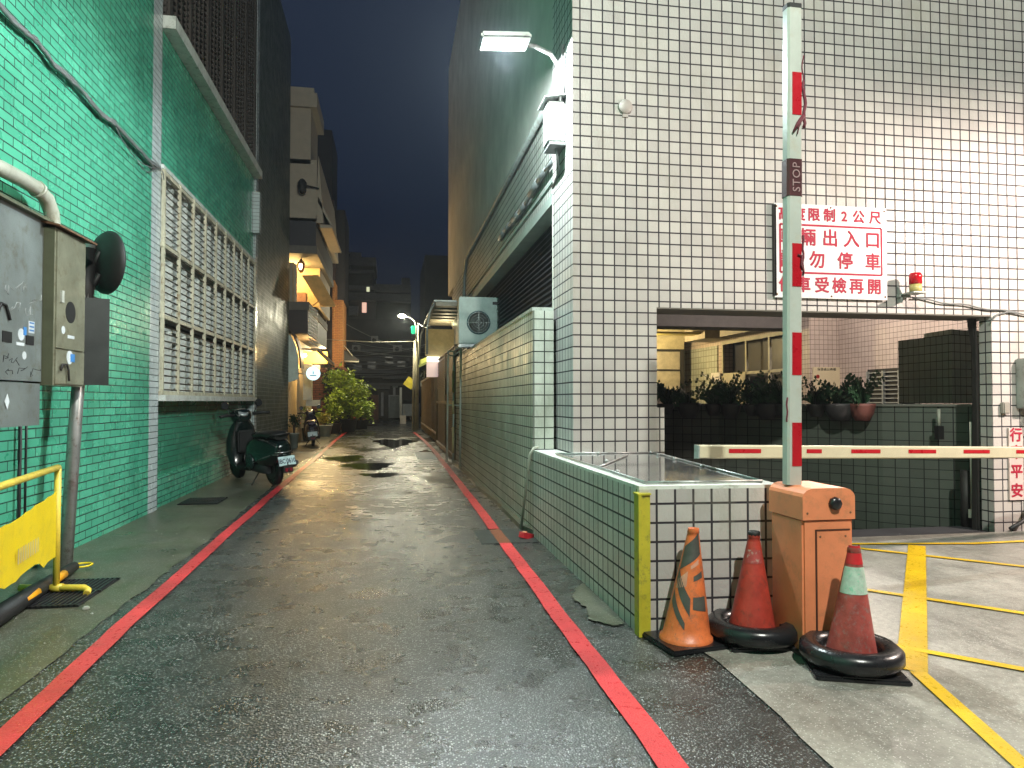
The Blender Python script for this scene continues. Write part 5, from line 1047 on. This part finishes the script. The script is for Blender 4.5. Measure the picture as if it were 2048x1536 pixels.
    f = MB(); f.loft([((-.05, .10, .235), .03, .05), ((.1, .11, .26), .055, .085), ((.35, .12, .29), .06, .10), ((.5, .12, .28), .04, .08)], mw, 14); f.build('engine_case', M('case_dark', (.03, .032, .034), .35), s)
    f = MB(); f.lathe(P(.36, .185, .34), [(.125, 0), (.12, .02), (.06, .03)], 24, m3 @ Matrix.Rotation(R(-90), 3, 'X')); f.build('side_cover', M('case_green', (.015, .03, .028), .25), s)
    f = MB(); f.lathe(P(1.08, .13, .60), [(.05, 0), (.05, .01), (.036, .01)], 18, m3 @ Matrix.Rotation(R(-60), 3, 'X')); f.build('badge', M('badge_chrome', (.5, .52, .52), .2, .6), s)
    f = MB(); f.tube([P(.30, .08, .2), P(.24, .24, .02)], .012, 6); f.tube([P(.30, -.08, .2), P(.24, -.2, .02)], .012, 6); f.build('stand', dark_bar, s)
    return s
scooter((-1.99, 12.95, 0.01), math.atan2(.83, -.56), ('deep_green', (.0025, .008, .0075)), ('black', (.015, .014, .013)), 'dark green vintage-style scooter with pale plate against the green wall', 'IBC·0610', 1.24)
sp2 = G(627, 893); scooter((sp2.x, sp2.y, .01), math.atan2(1, -.12), ('dark_blue', (.012, .012, .03)), ('plum', (.06, .02, .06)), 'small dark purple scooter parked end-on beside the flower pots', '', 1.1)
#PLANTS
def leaves(m, c, rx, ry, rz, n, size, clumps=14):
    cs = [Vector((random.gauss(0, .5)*rx, random.gauss(0, .5)*ry, random.uniform(-.8, .9)*rz)) for _ in range(clumps)]
    for i in range(n):
        q = random.choice(cs)+Vector((random.gauss(0, .22)*rx, random.gauss(0, .22)*ry, random.gauss(0, .2)*rz))
        p = c+q; a = random.uniform(0, 6.28); b_ = random.uniform(-.6, .9); s_ = size*random.uniform(.6, 1.3)
        u = Vector((math.cos(a)*math.cos(b_), math.sin(a)*math.cos(b_), math.sin(b_))); v = u.cross(Vector((random.uniform(-1, 1), random.uniform(-1, 1), 1))).normalized()
        m.add([p, p+u*s_*.5+v*s_*.32, p+u*s_, p+u*s_*.5-v*s_*.32], [(0, 1, 2, 3)])
def shrub(px_, base_py, top_py, wpx, lab, n, size, mat, potmat=pot_dark, name='potted_shrub', Yd=None, pot_h=.45, cat='shrub'):
    b = G(px_, base_py) if Yd is None else Vector((xY(px_, Yd, base_py), Yd, 0))
    H = PY(px_, top_py, b.y).z; W = abs(xY(px_+wpx, b.y)-xY(px_, b.y))
    t = thing(name, lab, cat, (b.x, b.y, 0), 'potted plants along the left pavement')
    pr_ = min(W*.55, .42)
    MB().lathe((b.x, b.y, 0), [(pr_*.72, 0), (pr_, pot_h), (pr_*1.06, pot_h), (pr_*1.06, pot_h+.04), (pr_*.9, pot_h+.04), (pr_*.85, pot_h-.02)], 16).build('pot', potmat, t)
    f = MB()
    for k in range(5): a = k*1.3; f.tube([(b.x, b.y, pot_h-.05), (b.x+math.cos(a)*W*.12, b.y+math.sin(a)*W*.12, (pot_h+H)*.5), (b.x+math.cos(a)*W*.32, b.y+math.sin(a)*W*.3, H*.85)], [.03, .02, .01], 5)
    f.build('stem', wood, t)
    f = MB(); c_ = Vector((b.x, b.y, (pot_h+H)/2+.05)); leaves(f, c_, W*.52, W*.45, (H-pot_h)/2, n, size)
    f.build('foliage', mat, t); return t
shrub(588, 897, 833, 18, 'small dark conical plant in a pale grey pot by the dark block corner', 500, .07, leaf_d, pot_grey)
shrub(612, 880, 815, 16, 'thin flowering plant behind the pale grey pot', 260, .09, leaf_l, pot_grey, Yd=27.5)
shrub(665, 868, 785, 44, 'leafy green shrub in a dark pot left of the big bush', 1500, .15, leaf_l, Yd=33.0)
shrub(697, 866, 755, 82, 'big bushy bright green shrub, tallest of the plants by the brick house', 4200, .19, leaf_l, Yd=34.5, pot_h=.6)
shrub(722, 858, 800, 34, 'low bright bush at the right end of the potted shrubs', 900, .16, leaf_l, Yd=38)
shrub(668, 872, 745, 30, 'tall dark-leaved shrub behind the leafy green one', 700, .22, leaf_d, Yd=35.5)
shrub(650, 878, 832, 26, 'yellowish low plant in a wide pale planter', 500, .10, leaf_y, pot_grey, Yd=30.5)
cn2 = thing('traffic_cone', 'small bright orange cone far down the lane by the shrubs', 'traffic cone', (xY(707, 39), 39, 0))
f = MB(); f.lathe((xY(707, 39), 39, .04), [(.20, 0), (.07, .80), (0, .82)], 14); f.build('body', M('cone_bright_orange', (.85, .14, .04), .4), cn2)
f = MB(); f.obox((xY(707, 39), 39, .02), (.5, .5, .04)); f.build('base_plate', blackm, cn2)
tag(pr(MB(), 704, 838, 728, 845, 38.2, .4).build('yellow_kerb_block', M('block_yellow', (.70, .45, .04), .5)), 'low yellow block beside the far orange cone', 'block')

#HAZE
hz = MB().box(-34, 34, -14, 112, -2.6, 22)
hm_ = bpy.data.materials.new('damp_air'); hm_.use_nodes = True; ht = hm_.node_tree; ht.nodes.clear()
ho = ht.nodes.new('ShaderNodeOutputMaterial'); hv = ht.nodes.new('ShaderNodeVolumePrincipled')
hv.inputs['Color'].default_value = (.80, .90, 1, 1); hv.inputs['Density'].default_value = .0011; hv.inputs['Anisotropy'].default_value = .62
ht.links.new(hv.outputs[0], ho.inputs['Volume'])
ho_ = hz.build('haze', hm_, org=(0, 0, -2.6)); ho_['kind'] = 'stuff'
